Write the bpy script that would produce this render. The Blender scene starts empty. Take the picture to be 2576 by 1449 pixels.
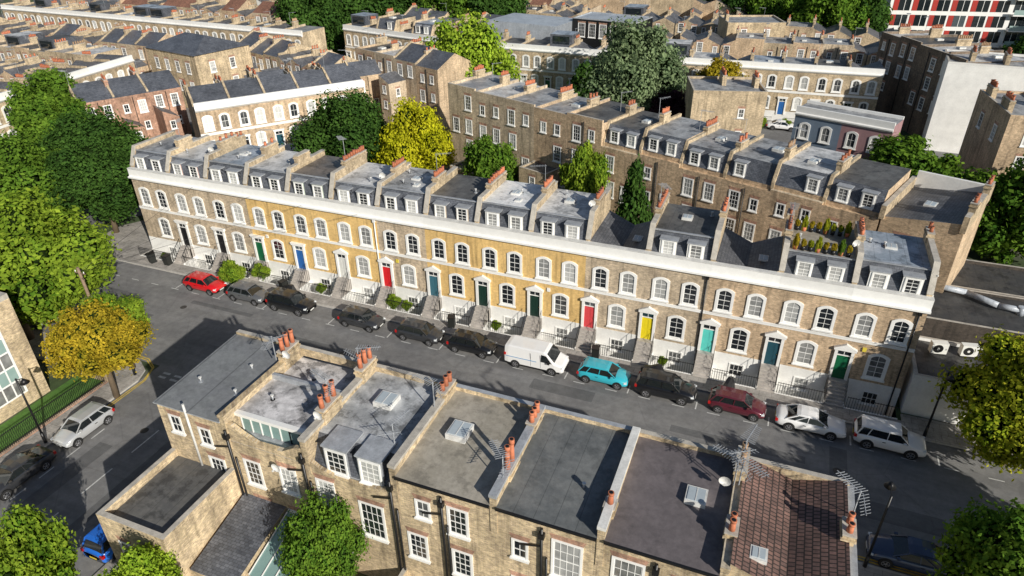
import bpy, math, random
import numpy as np
from mathutils import Vector, Matrix
random.seed(7)
D=bpy.data; SC=bpy.context.scene; COL=SC.collection
# ------------------------------------------------------------------ materials
def _new(name):
    m=D.materials.new(name); m.use_nodes=True; nt=m.node_tree
    b=nt.nodes["Principled BSDF"]; return m,nt,b
def _objrand(nt,lo,hi):
    oi=nt.nodes.new("ShaderNodeObjectInfo"); mr=nt.nodes.new("ShaderNodeMapRange")
    mr.inputs["To Min"].default_value=lo; mr.inputs["To Max"].default_value=hi
    nt.links.new(oi.outputs["Random"],mr.inputs["Value"]); return mr.outputs["Result"]
def _mul(nt,col,fac):
    v=nt.nodes.new("ShaderNodeVectorMath"); v.operation='SCALE'
    nt.links.new(col,v.inputs[0]); nt.links.new(fac,v.inputs["Scale"]); return v.outputs[0]
def _noise(nt,vec,scale,detail=4,rough=.6):
    n=nt.nodes.new("ShaderNodeTexNoise"); n.inputs["Scale"].default_value=scale
    n.inputs["Detail"].default_value=detail; n.inputs["Roughness"].default_value=rough
    nt.links.new(vec,n.inputs["Vector"]); return n.outputs["Fac"]
def _range(nt,v,a,b,lo,hi):
    mr=nt.nodes.new("ShaderNodeMapRange")
    mr.inputs["From Min"].default_value=a; mr.inputs["From Max"].default_value=b
    mr.inputs["To Min"].default_value=lo; mr.inputs["To Max"].default_value=hi
    nt.links.new(v,mr.inputs["Value"]); return mr.outputs["Result"]
def _math(nt,op,a,b):
    n=nt.nodes.new("ShaderNodeMath"); n.operation=op
    for i,x in enumerate((a,b)):
        if isinstance(x,(int,float)): n.inputs[i].default_value=x
        else: nt.links.new(x,n.inputs[i])
    return n.outputs[0]
def _mix(nt,fac,a,b):
    n=nt.nodes.new("ShaderNodeMix"); n.data_type='RGBA'
    if isinstance(fac,(int,float)): n.inputs[0].default_value=fac
    else: nt.links.new(fac,n.inputs[0])
    for i,x in ((6,a),(7,b)):
        if isinstance(x,tuple): n.inputs[i].default_value=(*x,1)
        else: nt.links.new(x,n.inputs[i])
    return n.outputs[2]
MC={}
def M(name,col,rough=.7,var=.25,scale=1.5,metal=0,rand=.06,bump=0,spec=.5):
    if name in MC: return MC[name]
    m,nt,b=_new(name); tc=nt.nodes.new("ShaderNodeTexCoord"); v=tc.outputs["Object"]
    f=_range(nt,_noise(nt,v,scale),.25,.75,1-var,1+var*.5)
    f2=_range(nt,_noise(nt,v,scale*7,3),.25,.75,1-var*.5,1+var*.3)
    f=_math(nt,'MULTIPLY',f,f2); f=_math(nt,'MULTIPLY',f,_objrand(nt,1-rand,1+rand))
    rgb=nt.nodes.new("ShaderNodeRGB"); rgb.outputs[0].default_value=(*col,1)
    nt.links.new(_mul(nt,rgb.outputs[0],f),b.inputs["Base Color"])
    b.inputs["Roughness"].default_value=rough; b.inputs["Metallic"].default_value=metal
    b.inputs["Specular IOR Level"].default_value=spec
    if bump:
        bp=nt.nodes.new("ShaderNodeBump"); bp.inputs["Strength"].default_value=bump; bp.inputs["Distance"].default_value=.02
        nt.links.new(_noise(nt,v,scale*12),bp.inputs["Height"]); nt.links.new(bp.outputs[0],b.inputs["Normal"])
    MC[name]=m; return m
def brick(name,c1,c2,mortar,bw=.225,bh=.075,ms=.010,dirt=.45,rand=.08,mode='wall',rough=.85,g=1.0):
    if name in MC: return MC[name]
    m,nt,b=_new(name); tc=nt.nodes.new("ShaderNodeTexCoord"); v=tc.outputs["Object"]
    s=nt.nodes.new("ShaderNodeSeparateXYZ"); nt.links.new(v,s.inputs[0])
    c=nt.nodes.new("ShaderNodeCombineXYZ")
    if mode=='wall':
        nt.links.new(_math(nt,'ADD',s.outputs[0],s.outputs[1]),c.inputs[0]); nt.links.new(s.outputs[2],c.inputs[1])
    elif mode=='slope':
        nt.links.new(s.outputs[0],c.inputs[0]); nt.links.new(_math(nt,'ADD',s.outputs[1],s.outputs[2]),c.inputs[1])
    elif mode=='slopex':
        nt.links.new(s.outputs[1],c.inputs[0]); nt.links.new(s.outputs[0],c.inputs[1])
    else:
        nt.links.new(s.outputs[0],c.inputs[0]); nt.links.new(s.outputs[1],c.inputs[1])
    t=nt.nodes.new("ShaderNodeTexBrick"); nt.links.new(c.outputs[0],t.inputs["Vector"])
    t.inputs["Scale"].default_value=1; t.inputs["Brick Width"].default_value=bw; t.inputs["Row Height"].default_value=bh
    t.inputs["Mortar Size"].default_value=ms; t.inputs["Bias"].default_value=-.1
    cc=lambda q:(*[min(.8,k*g) for k in q],1)
    t.inputs["Color1"].default_value=cc(c1); t.inputs["Color2"].default_value=cc(c2); t.inputs["Mortar"].default_value=cc(mortar)
    oi=nt.nodes.new("ShaderNodeObjectInfo"); ad=nt.nodes.new("ShaderNodeVectorMath"); ad.operation='ADD'
    nt.links.new(v,ad.inputs[0]); nt.links.new(oi.outputs["Location"],ad.inputs[1]); vv=ad.outputs[0]
    big=_range(nt,_noise(nt,vv,.5,5),.3,.7,1-dirt,1.15)
    mid=_range(nt,_noise(nt,vv,4,4,.7),.3,.7,1-dirt*.7,1.18)
    f=_math(nt,'MULTIPLY',big,mid)
    if mode=='wall':
        mp=nt.nodes.new("ShaderNodeMapping"); mp.inputs["Scale"].default_value=(1.6,1.6,.16); nt.links.new(vv,mp.inputs[0])
        f=_math(nt,'MULTIPLY',f,_range(nt,_noise(nt,mp.outputs[0],1.5,4),.52,.68,1,.60))
    f=_math(nt,'MULTIPLY',f,_objrand(nt,1-rand,1+rand))
    nt.links.new(_mul(nt,t.outputs["Color"],f),b.inputs["Base Color"])
    b.inputs["Roughness"].default_value=rough
    bp=nt.nodes.new("ShaderNodeBump"); bp.inputs["Strength"].default_value=.4; bp.inputs["Distance"].default_value=.01
    nt.links.new(t.outputs["Fac"],bp.inputs["Height"]); bp.invert=True; nt.links.new(bp.outputs[0],b.inputs["Normal"])
    MC[name]=m; return m
def roofmat(name,col,col2,rough=.6,seam=1.0,rand=.05,puddle=.35,stain=.45,g=1.2):
    if name in MC: return MC[name]
    m,nt,b=_new(name); tc=nt.nodes.new("ShaderNodeTexCoord"); v=tc.outputs["Object"]
    oi=nt.nodes.new("ShaderNodeObjectInfo"); ad=nt.nodes.new("ShaderNodeVectorMath"); ad.operation='ADD'
    nt.links.new(v,ad.inputs[0]); nt.links.new(oi.outputs["Location"],ad.inputs[1]); vv=ad.outputs[0]
    n1=_noise(nt,vv,.5,6,.65); n2=_noise(nt,vv,3.5,5,.7); n3=_noise(nt,vv,.9,8,.72)
    G_=lambda q:tuple(min(.85,k*g) for k in q)
    base=_mix(nt,_range(nt,n1,.44,.58,0,1),G_(col),G_(col2))
    f=_range(nt,n2,.3,.7,.78,1.12)
    f=_math(nt,'MULTIPLY',f,_range(nt,n3,.53,.59,1,1-stain))
    f=_math(nt,'MULTIPLY',f,_range(nt,_math(nt,'ABSOLUTE',_math(nt,'SUBTRACT',n3,.53),0),0,.012,1-stain*.5,1))
    s=nt.nodes.new("ShaderNodeSeparateXYZ"); nt.links.new(v,s.inputs[0])
    if seam:
        w=_math(nt,'FRACT',_math(nt,'DIVIDE',s.outputs[0],seam),0)
        l=_math(nt,'LESS_THAN',w,.035)
        f=_math(nt,'MULTIPLY',f,_range(nt,l,0,1,1,.62))
    f=_math(nt,'MULTIPLY',f,_objrand(nt,1-rand,1+rand))
    nt.links.new(_mul(nt,base,f),b.inputs["Base Color"])
    nt.links.new(_range(nt,n1,.40,.66,rough,puddle),b.inputs["Roughness"])
    MC[name]=m; return m
def leafmat(name,dark,light,trans=.3,g=1.55):
    if name in MC: return MC[name]
    m=D.materials.new(name); m.use_nodes=True; nt=m.node_tree; nt.nodes.clear()
    a=nt.nodes.new("ShaderNodeAttribute"); a.attribute_name="tint"
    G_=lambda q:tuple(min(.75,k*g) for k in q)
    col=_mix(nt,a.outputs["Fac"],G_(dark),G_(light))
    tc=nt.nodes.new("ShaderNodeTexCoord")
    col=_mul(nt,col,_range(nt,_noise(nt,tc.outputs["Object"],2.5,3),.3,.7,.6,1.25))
    d=nt.nodes.new("ShaderNodeBsdfDiffuse"); t=nt.nodes.new("ShaderNodeBsdfTranslucent")
    nt.links.new(col,d.inputs[0]); nt.links.new(col,t.inputs[0])
    mx=nt.nodes.new("ShaderNodeMixShader"); mx.inputs[0].default_value=trans
    nt.links.new(d.outputs[0],mx.inputs[1]); nt.links.new(t.outputs[0],mx.inputs[2])
    o=nt.nodes.new("ShaderNodeOutputMaterial"); nt.links.new(mx.outputs[0],o.inputs[0])
    MC[name]=m; return m
def glassmat(name,dark,light,p=.55,rough=.06):
    if name in MC: return MC[name]
    m,nt,b=_new(name); oi=nt.nodes.new("ShaderNodeObjectInfo")
    tc=nt.nodes.new("ShaderNodeTexCoord")
    n=_noise(nt,tc.outputs["Object"],1.3,2)
    r=_math(nt,'ADD',oi.outputs["Random"],_math(nt,'MULTIPLY',_math(nt,'SUBTRACT',n,.5),.5))
    nt.links.new(_mix(nt,_range(nt,r,p,1,0,1),dark,light),b.inputs["Base Color"])
    b.inputs["Roughness"].default_value=rough; b.inputs["Specular IOR Level"].default_value=.8
    MC[name]=m; return m
GB=1.85
BR_BROWN=brick("brick_brown",(.39,.275,.17),(.22,.15,.09),(.32,.27,.20),g=GB,dirt=.36)
BR_GREY=brick("brick_grey_brown",(.37,.29,.195),(.22,.17,.12),(.34,.29,.225),g=GB,dirt=.36)
BR_OCHRE=brick("brick_ochre_paint",(.51,.34,.13),(.44,.29,.11),(.46,.325,.15),dirt=.15,ms=.006,g=1.5)
BR_STOCK=brick("brick_yellow_stock",(.45,.345,.20),(.24,.175,.11),(.40,.34,.255),dirt=.46,g=1.75)
BR_RED=brick("brick_red",(.34,.18,.12),(.22,.125,.085),(.28,.2,.15),g=1.75)
BR_DARK=brick("brick_sooty",(.22,.16,.11),(.12,.085,.065),(.2,.165,.125),g=1.25)
BR_BLK=brick("brick_black",(.10,.08,.065),(.06,.05,.042),(.1,.085,.07),g=1.0)
BR_TAN=brick("brick_tan",(.43,.33,.21),(.27,.20,.125),(.38,.325,.235),g=1.65)
SLATE=brick("slate",(.15,.16,.185),(.085,.093,.112),(.045,.047,.055),.3,.2,.012,.35,.14,'slope',.42)
SLATEX=brick("slate_valley",(.17,.172,.185),(.10,.104,.115),(.05,.05,.055),.3,.22,.014,.4,.14,'slopex',.5)
TILE=brick("clay_tile",(.27,.155,.125),(.17,.105,.09),(.05,.035,.03),.22,.3,.03,.4,.05,'slopex',.8)
TILEF=brick("clay_tile_far",(.40,.19,.12),(.26,.13,.09),(.08,.04,.03),.22,.3,.03,.3,.1,'slope',.8)
PAVE=brick("paving_slabs",(.42,.39,.36),(.34,.32,.295),(.21,.19,.17),.9,.6,.015,.32,0,'flat',.85)
WHITE=M("white_paint",(.90,.89,.86),.5,.08,1.2)
WHITE2=M("white_stucco",(.88,.87,.84),.7,.15,.8)
WHITEG=M("white_weathered",(.74,.73,.70),.6,.3,1.5)
STONE=M("stone_coping",(.52,.48,.42),.85,.35,2)
LEAD=M("lead_flashing",(.44,.46,.49),.45,.35,2,metal=.15)
BLACK=M("black_iron",(.012,.012,.013),.4,.1,2)
POT=M("terracotta_pot",(.54,.18,.09),.75,.25,4,rand=.25)
POTD=M("buff_pot",(.46,.30,.18),.8,.3,4,rand=.2)
WOOD=M("weathered_timber",(.26,.18,.12),.8,.35,2)
BARK=M("tree_bark",(.15,.11,.07),.9,.35,3)
GLASS=glassmat("window_glass",(.018,.022,.026),(.60,.60,.58),.40)
GLASSB=glassmat("window_glass_blinds",(.03,.035,.04),(.75,.75,.72),.15)
GLASSD=glassmat("dark_glass",(.015,.02,.024),(.08,.10,.11),.6)
GLASSG=glassmat("green_glass",(.22,.34,.32),(.42,.54,.52),.3)
SKYL=M("skylight_glass",(.46,.52,.56),.12,.1,1)
R_GREY=roofmat("roof_grey",(.23,.235,.245),(.35,.355,.36))
R_BLUE=roofmat("roof_blue_grey",(.24,.285,.34),(.38,.42,.48),puddle=.25)
R_LIGHT=roofmat("roof_light",(.56,.56,.56),(.38,.385,.39),seam=0)
R_WHITE=roofmat("roof_white",(.74,.75,.76),(.62,.64,.65),seam=0,stain=.3)
R_DARK=roofmat("roof_dark",(.085,.085,.085),(.12,.117,.11),.7)
R_BLK=roofmat("roof_black",(.045,.045,.046),(.065,.063,.06),.7)
R_BROWN=roofmat("roof_brown",(.16,.14,.125),(.12,.11,.10),.75,seam=0)
R_FELT=roofmat("roof_felt",(.105,.112,.115),(.155,.16,.158),.75,seam=.98,stain=.22)
R_PURP=roofmat("roof_purple_felt",(.11,.096,.10),(.14,.122,.125),.75,seam=0,stain=.2)
R_TAUPE=roofmat("roof_taupe",(.28,.255,.21),(.35,.32,.27),.8,seam=0,puddle=.5,stain=.28)
R_STAIN=roofmat("roof_stained",(.62,.60,.60),(.34,.33,.33),.7,seam=0,stain=.6)
R_STAIN2=roofmat("roof_stained_grey",(.27,.28,.29),(.46,.47,.48),.7,seam=0,stain=.5)
R_PLAIN=roofmat("roof_plain_grey",(.165,.17,.177),(.195,.20,.20),.8,seam=2.3,stain=.15)
ZINC=roofmat("zinc_roof",(.34,.37,.41),(.40,.43,.47),.4,seam=.6,stain=.15)
AREAF=M("area_floor_stone",(.38,.37,.34),.8,.3,2)
STEP=M("step_stone",(.50,.46,.42),.8,.3,2)
# ------------------------------------------------------------------ mesh builder
class MB:
    def __init__(s): s.v=[];s.f=[];s.m=[];s.mats=[];s.sm=[]
    def mi(s,mat):
        if mat not in s.mats: s.mats.append(mat)
        return s.mats.index(mat)
    def face(s,pts,mat,smooth=False):
        n=len(s.v); s.v+= [tuple(p) for p in pts]; s.f.append(tuple(range(n,n+len(pts)))); s.m.append(s.mi(mat)); s.sm.append(smooth)
    def box(s,x0,x1,y0,y1,z0,z1,mat,top=None):
        n=len(s.v)
        s.v+=[(x0,y0,z0),(x1,y0,z0),(x1,y1,z0),(x0,y1,z0),(x0,y0,z1),(x1,y0,z1),(x1,y1,z1),(x0,y1,z1)]
        for i,q in enumerate(((0,3,2,1),(4,5,6,7),(0,1,5,4),(1,2,6,5),(2,3,7,6),(3,0,4,7))):
            s.f.append(tuple(n+k for k in q)); s.m.append(s.mi(top if (top and i==1) else mat)); s.sm.append(False)
    def prism(s,prof,a0,a1,mat,axis='x',em={}):
        n=len(prof)
        P=lambda t,p:(t,p[0],p[1]) if axis=='x' else (p[0],t,p[1])
        A=[P(a0,p) for p in prof]; B=[P(a1,p) for p in prof]
        s.face(A if axis=='y' else A[::-1],mat); s.face(B[::-1] if axis=='y' else B,mat)
        for i in range(n):
            j=(i+1)%n
            q=[A[i],A[j],B[j],B[i]] if axis=='x' else [A[j],A[i],B[i],B[j]]
            s.face(q,em.get(i,mat))
    def cyl(s,p0,p1,r0,r1,n,mat,cap=True,smooth=True):
        p0=Vector(p0);p1=Vector(p1); d=(p1-p0).normalized()
        u=d.orthogonal().normalized(); w=d.cross(u)
        b=len(s.v)
        for p,r in ((p0,r0),(p1,r1)):
            for i in range(n):
                a=2*math.pi*i/n; s.v.append(tuple(p+u*math.cos(a)*r+w*math.sin(a)*r))
        mi=s.mi(mat)
        for i in range(n):
            j=(i+1)%n; s.f.append((b+i,b+j,b+n+j,b+n+i)); s.m.append(mi); s.sm.append(smooth)
        if cap:
            s.f.append(tuple(b+i for i in range(n))[::-1]); s.m.append(mi); s.sm.append(False)
            s.f.append(tuple(b+n+i for i in range(n))); s.m.append(mi); s.sm.append(False)
    def beam(s,p0,p1,t,mat): s.cyl(p0,p1,t,t,4,mat,True,False)
    def mesh(s,name):
        me=D.meshes.new(name); me.from_pydata(s.v,[],s.f)
        for m in s.mats: me.materials.append(m)
        me.polygons.foreach_set("material_index",s.m); me.polygons.foreach_set("use_smooth",s.sm)
        me.update(); return me
CACHE={}
def cached(key,fn):
    if key not in CACHE: CACHE[key]=fn()
    return CACHE[key]
def O(name,mesh,parent=None,loc=(0,0,0),rz=0,scale=None,label=None,category=None,group=None,kind=None,mats=None):
    o=D.objects.new(name,mesh); COL.objects.link(o)
    if parent is not None: o.parent=parent
    o.location=loc; o.rotation_euler=(0,0,rz)
    if scale is not None: o.scale=scale if hasattr(scale,'__len__') else (scale,)*3
    if label: o["label"]=label
    if category: o["category"]=category
    if group: o["group"]=group
    if kind: o["kind"]=kind
    if mats:
        for i,m in enumerate(mats):
            if m and i<len(o.material_slots): o.material_slots[i].link='OBJECT'; o.material_slots[i].material=m
    return o
def E(name,loc,rz=0,**k): return O(name,None,None,loc,rz,**k)
# ------------------------------------------------------------------ windows / doors
def outline(w,h,rise,n=7):
    p=[(-w/2,-h/2),(w/2,-h/2),(w/2,h/2-rise)]
    if rise>0:
        for i in range(1,n):
            t=i/n; x=w/2-w*t; p.append((x,h/2-rise+rise*math.sin(math.pi*t)**.8))
        p.append((-w/2,h/2-rise))
    else: p.append((-w/2,h/2))
    return p
def ringwin(w,h,rise,fr,bars,surround=WHITE,prd=.08,glass=GLASS,sill=True,sash=WHITE,sw=.045,lintel=False):
    b=MB(); o=outline(w,h,rise); i_=outline(w-2*fr,h-1.6*fr,rise*.9); n=len(o)
    i_=[(x,z-.2*fr) for x,z in i_]
    for k in range(n):
        j=(k+1)%n
        b.face([(o[k][0],-prd,o[k][1]),(o[j][0],-prd,o[j][1]),(i_[j][0],-prd,i_[j][1]),(i_[k][0],-prd,i_[k][1])],surround)
        b.face([(o[j][0],-prd,o[j][1]),(o[k][0],-prd,o[k][1]),(o[k][0],0,o[k][1]),(o[j][0],0,o[j][1])],surround)
        b.face([(i_[k][0],-prd,i_[k][1]),(i_[j][0],-prd,i_[j][1]),(i_[j][0],-.004,i_[j][1]),(i_[k][0],-.004,i_[k][1])],surround)
    b.face([(x,-.008,z) for x,z in i_],glass)
    W=w-2*fr; z0=i_[0][1]; z1=i_[2][1]+rise*.9; H=z1-z0; x0=-W/2
    nx,nz=bars
    b.box(x0,x0+sw,-.03,-.012,z0,z1-rise*.5,sash); b.box(-x0-sw,-x0,-.03,-.012,z0,z1-rise*.5,sash)
    b.box(x0+sw,-x0-sw,-.03,-.012,z0,z0+sw*1.4,sash)
    b.box(x0+sw,-x0-sw,-.036,-.012,z0+H*.5-sw*.5,z0+H*.5+sw*.5,sash)
    for k in range(1,nx):
        x=x0+W*k/nx; b.box(x-.016,x+.016,-.026,-.012,z0+sw,z1-.03,sash)
    for k in range(1,nz):
        if abs(k/nz-.5)<.01: continue
        z=z0+H*k/nz; b.box(x0+sw,-x0-sw,-.024,-.012,z-.014,z+.014,sash)
    if sill: b.box(-w/2-.06,w/2+.06,-prd-.09,-.001,-h/2-.1,-h/2+.0,surround)
    if lintel: b.prism([(-w/2,h/2+.004),(w/2,h/2+.004),(w/2+.12,h/2+.3),(-w/2-.12,h/2+.3)],-.012,-.001,BR_RED,'y')
    return b.mesh("window")
W_UP=lambda:cached('wup',lambda:ringwin(1.34,2.05,.26,.20,(2,4)))
W_GR=lambda:cached('wgr',lambda:ringwin(1.44,2.2,.26,.20,(2,4)))
W_BA=lambda:cached('wba',lambda:ringwin(1.15,1.15,0,.08,(3,2),prd=.05))
W_RE=lambda:cached('wre',lambda:ringwin(1.15,1.85,0,.13,(3,4),prd=.05,lintel=True))
W_RS=lambda:cached('wrs',lambda:ringwin(.85,1.25,0,.11,(2,2),prd=.05,lintel=True))
W_DO=lambda:cached('wdo',lambda:ringwin(.98,1.22,0,.10,(2,4),prd=.06))
W_BG=lambda:cached('wbg',lambda:ringwin(1.4,2.15,.28,.24,(2,2),glass=GLASSB))
W_FR=lambda:cached('wfr',lambda:ringwin(1.5,2.5,0,.12,(4,4),prd=.05,lintel=True))
def doorcol(n,c): return M("door_paint_"+n,c,.35,.06,2,rand=0)
def door_mesh(mat):
    def f():
        b=MB(); b.box(-.44,.44,-.05,-.002,0,2.05,mat)
        for x in (-.22,.22):
            for z0,z1 in ((.2,.85),(1.05,1.85)): b.box(x-.14,x+.14,-.066,-.05,z0,z1,mat)
        b.cyl((.34,-.1,1.0),(.34,-.05,1.0),.035,.035,8,M("brass",(.6,.45,.18),.3,.1,2,metal=1))
        return b.mesh("door")
    return cached(('door',mat.name),f)
def surround_mesh(ped):
    def f():
        b=MB()
        b.box(-.66,-.45,-.16,0,0,2.55,WHITE); b.box(.45,.66,-.16,0,0,2.55,WHITE)
        b.box(-.45,.45,-.10,-.002,2.06,2.12,WHITE); b.box(-.45,.45,-.03,-.003,2.12,2.5,GLASSD)
        b.box(-.02,.02,-.05,-.03,2.12,2.5,WHITE)
        b.box(-.76,.76,-.24,0,2.55,2.72,WHITE)
        if ped: b.prism([(-.8,2.722),(.8,2.722),(0,3.12)],-.26,0,WHITE,'y')
        else: b.box(-.8,.8,-.28,0,2.722,2.82,WHITE)
        return b.mesh("door_surround")
    return cached(('sur',ped),f)
# ------------------------------------------------------------------ small roof things
def pots(b,x,ys,z,hh=.6,r=.13,mat=POT):
    for y in ys:
        h=hh*random.uniform(.8,1.2)
        b.cyl((x,y,z),(x,y,z+h*.8),r*1.05,r*.82,9,mat)
        b.cyl((x,y,z+h*.8),(x,y,z+h),r*1.05,r*1.0,9,mat)
        b.cyl((x,y,z+h),(x,y,z+h+.01),r*.7,r*.7,8,BLACK)
def chimney_mesh(w,l,h,npots,br,hh=.6,mat=POT,key=0):
    def f():
        b=MB(); b.box(-w/2,w/2,0,l,0,h,br); b.box(-w/2-.06,w/2+.06,-.06,l+.06,h-.28,h-.16,br); b.box(-w/2-.03,w/2+.03,-.03,l+.03,h,h+.07,STONE)
        if npots:
            pots(b,0,[ (i+.5)*l/npots for i in range(npots)],h+.07,hh,min(.14,l/npots*.42),mat)
        return b.mesh("chimney")
    return cached(('chim',w,l,h,npots,br.name,hh,mat.name,key%3),f)
def aerial_mesh(k):
    def f():
        t=1.5 if k else 1; b=MB(); b.beam((0,0,0),(0,0,2.1),.022*t,LEAD)
        b.beam((-.1,0,2.0),(1.3,.2,2.05),.016*t,LEAD)
        for i in range(10):
            x=i*.13; l=.36-.015*i; b.beam((x,-l+.03*i/2,2.02),(x,l+.03*i/2,2.02),.011*t,LEAD)
        if k:
            b.beam((.2,-.4,1.5),(-.9,.3,1.55),.02,LEAD)
            for i in range(7): b.beam((.1-.15*i,-.6+.1*i,1.52),(.1-.15*i,-.1+.1*i,1.52),.014,LEAD)
        return b.mesh("aerial")
    return cached(('aer',k),f)
def dish_mesh():
    def f():
        b=MB(); n=14; rings=[]
        for r,dy in ((.02,.1),(.14,.07),(.28,0)):
            rings.append([(r*math.cos(2*math.pi*i/n),dy,r*math.sin(2*math.pi*i/n)) for i in range(n)])
        for a,c in zip(rings,rings[1:]):
            for i in range(n):
                j=(i+1)%n; b.face([a[i],a[j],c[j],c[i]],WHITEG,True)
        b.beam((0,.1,0),(0,.35,-.2),.02,LEAD); b.beam((0,0,-.24),(0,-.22,0),.012,LEAD); b.box(-.04,.04,-.26,-.18,-.04,.04,WHITEG)
        return b.mesh("satellite_dish")
    return cached('dish',f)
def dormer_mesh(frame,cheek,deep=1.2,w=1.16,h=1.38,roof=LEAD):
    def f():
        b=MB(); b.box(-w/2,w/2,0,deep,0,h,cheek); b.box(-w/2-.08,w/2+.08,-.12,deep,h,h+.08,roof)
        b.box(-w/2-.02,w/2+.02,-.03,0,0,h-.002,frame)
        return b.mesh("dormer")
    return cached(('dorm',frame.name,cheek.name,deep,w,h),f)
def skylight(parent,loc,w=1.1,l=1.1,h=.3,name="skylight"):
    def f():
        b=MB(); b.box(-w/2,w/2,-l/2,l/2,0,h,WHITEG)
        b.box(-w/2+.09,w/2-.09,-l/2+.09,l/2-.09,h,h+.03,SKYL)
        b.box(-.02,.02,-l/2+.09,l/2-.09,h+.03,h+.045,WHITEG)
        return b.mesh("skylight")
    return O(name,cached(('sk',w,l,h),f),parent,loc)
def vent(parent,loc):
    def f():
        b=MB(); b.cyl((0,0,0),(0,0,.3),.06,.06,8,LEAD); b.cyl((0,0,.3),(0,0,.36),.1,.1,8,WHITEG); b.cyl((0,0,-.02),(0,0,.03),.16,.14,10,LEAD); return b.mesh("vent")
    return O("roof_vent",cached('vent',f),parent,loc)
# ------------------------------------------------------------------ world / light / camera
w=D.worlds.new("World"); SC.world=w; w.use_nodes=True; nt=w.node_tree
sky=nt.nodes.new("ShaderNodeTexSky"); sky.sky_type='NISHITA'; sky.sun_disc=False
EL=math.radians(26); AZ=math.atan2(.82,-.57)
sky.sun_elevation=EL; sky.sun_rotation=AZ; sky.air_density=1.0; sky.dust_density=.5
bg=nt.nodes["Background"]; nt.links.new(sky.outputs[0],bg.inputs[0]); bg.inputs[1].default_value=.068
sl=D.lights.new("sun","SUN"); sl.energy=5.0; sl.angle=math.radians(.5); sl.color=(1,.95,.855)
so=D.objects.new("sun",sl); COL.objects.link(so)
sd=Vector((-.82*math.cos(EL),.57*math.cos(EL),-math.sin(EL))); so.rotation_euler=sd.to_track_quat('-Z','Y').to_euler()
so.location=(100,-80,80)
SC.view_settings.view_transform='Standard'; SC.view_settings.look='None'; SC.view_settings.exposure=0
yaw,p,r=.3839,.5321,-.0120
F=Vector((-math.sin(yaw)*math.cos(p),math.cos(yaw)*math.cos(p),-math.sin(p)))
X=Vector((math.cos(yaw),math.sin(yaw),0)); U=X.cross(F)
X2=X*math.cos(r)+U*math.sin(r); U2=-X*math.sin(r)+U*math.cos(r)
cam=D.cameras.new("camera"); cam.lens=24.02; cam.sensor_width=36; cam.clip_end=3000; cam.clip_start=.5
co=D.objects.new("camera",cam); COL.objects.link(co)
mt=Matrix((X2,U2,-F)).transposed().to_4x4(); mt.translation=Vector((60.4514,-46.5539,33.3676)); co.matrix_world=mt; SC.camera=co
# ------------------------------------------------------------------ ground
def asphalt(name,c1,c2):
    m,nt,b=_new(name); tc=nt.nodes.new("ShaderNodeTexCoord"); v=tc.outputs["Object"]
    n1=_noise(nt,v,.22,6,.65); n2=_noise(nt,v,1.6,6,.75); n3=_noise(nt,v,30,2)
    base=_mix(nt,_range(nt,n1,.4,.6,0,1),c1,c2)
    f=_math(nt,'MULTIPLY',_range(nt,n2,.3,.7,.76,1.16),_range(nt,n3,.3,.7,.85,1.12))
    mp=nt.nodes.new("ShaderNodeMapping"); mp.inputs["Scale"].default_value=(.06,1.0,1); nt.links.new(v,mp.inputs[0])
    f=_math(nt,'MULTIPLY',f,_range(nt,_noise(nt,mp.outputs[0],.8,3),.35,.65,.86,1.1))
    vo=nt.nodes.new("ShaderNodeTexVoronoi"); vo.feature='DISTANCE_TO_EDGE'; vo.inputs["Scale"].default_value=.22
    nt.links.new(v,vo.inputs["Vector"])
    f=_math(nt,'MULTIPLY',f,_range(nt,vo.outputs["Distance"],0,.012,.85,1))
    nt.links.new(_mul(nt,base,f),b.inputs["Base Color"]); b.inputs["Roughness"].default_value=.8
    return m
ASPH=asphalt("asphalt",(.18,.178,.18),(.23,.226,.222))
PATCH=asphalt("asphalt_patch",(.12,.12,.122),(.145,.145,.145))
def groundmat():
    m,nt,b=_new("ground_gardens"); tc=nt.nodes.new("ShaderNodeTexCoord"); v=tc.outputs["Object"]
    n1=_noise(nt,v,.12,4); n2=_noise(nt,v,1.1,5,.7)
    c=_mix(nt,_range(nt,n1,.45,.55,0,1),(.13,.12,.105),(.055,.085,.03))
    nt.links.new(_mul(nt,c,_range(nt,n2,.3,.7,.6,1.25)),b.inputs["Base Color"]); b.inputs["Roughness"].default_value=.95
    return m
GM=groundmat()
b=MB(); Z=-.02; L=1500
hx0,hx1,hy0,hy1=0,72,-1.6,0
b.face([(-L,-L,Z),(L,-L,Z),(L,hy0,Z),(-L,hy0,Z)],GM); b.face([(-L,hy1,Z),(L,hy1,Z),(L,L,Z),(-L,L,Z)],GM)
b.face([(-L,hy0,Z),(hx0,hy0,Z),(hx0,hy1,Z),(-L,hy1,Z)],GM); b.face([(hx1,hy0,Z),(L,hy0,Z),(L,hy1,Z),(hx1,hy1,Z)],GM)
O("ground",b.mesh("ground"),kind="structure")
b=MB(); b.box(.0,72,-1.6,0,-1.12,-1.0,AREAF); b.box(0,72,-1.75,-1.6,-1.12,.14,WHITE2)
O("basement_area_floor",b.mesh("area"),kind="structure")
b=MB(); b.face([(-180,-15.7,0),(180,-15.7,0),(180,-3.3,0),(-180,-3.3,0)],ASPH)
O("road",b.mesh("road"),kind="structure")
b=MB(); b.face([(17,-140,0),(29,-140,0),(29,-15.7,0),(17,-15.7,0)],ASPH)
O("side_road",b.mesh("road"),kind="structure")
b=MB()
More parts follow.
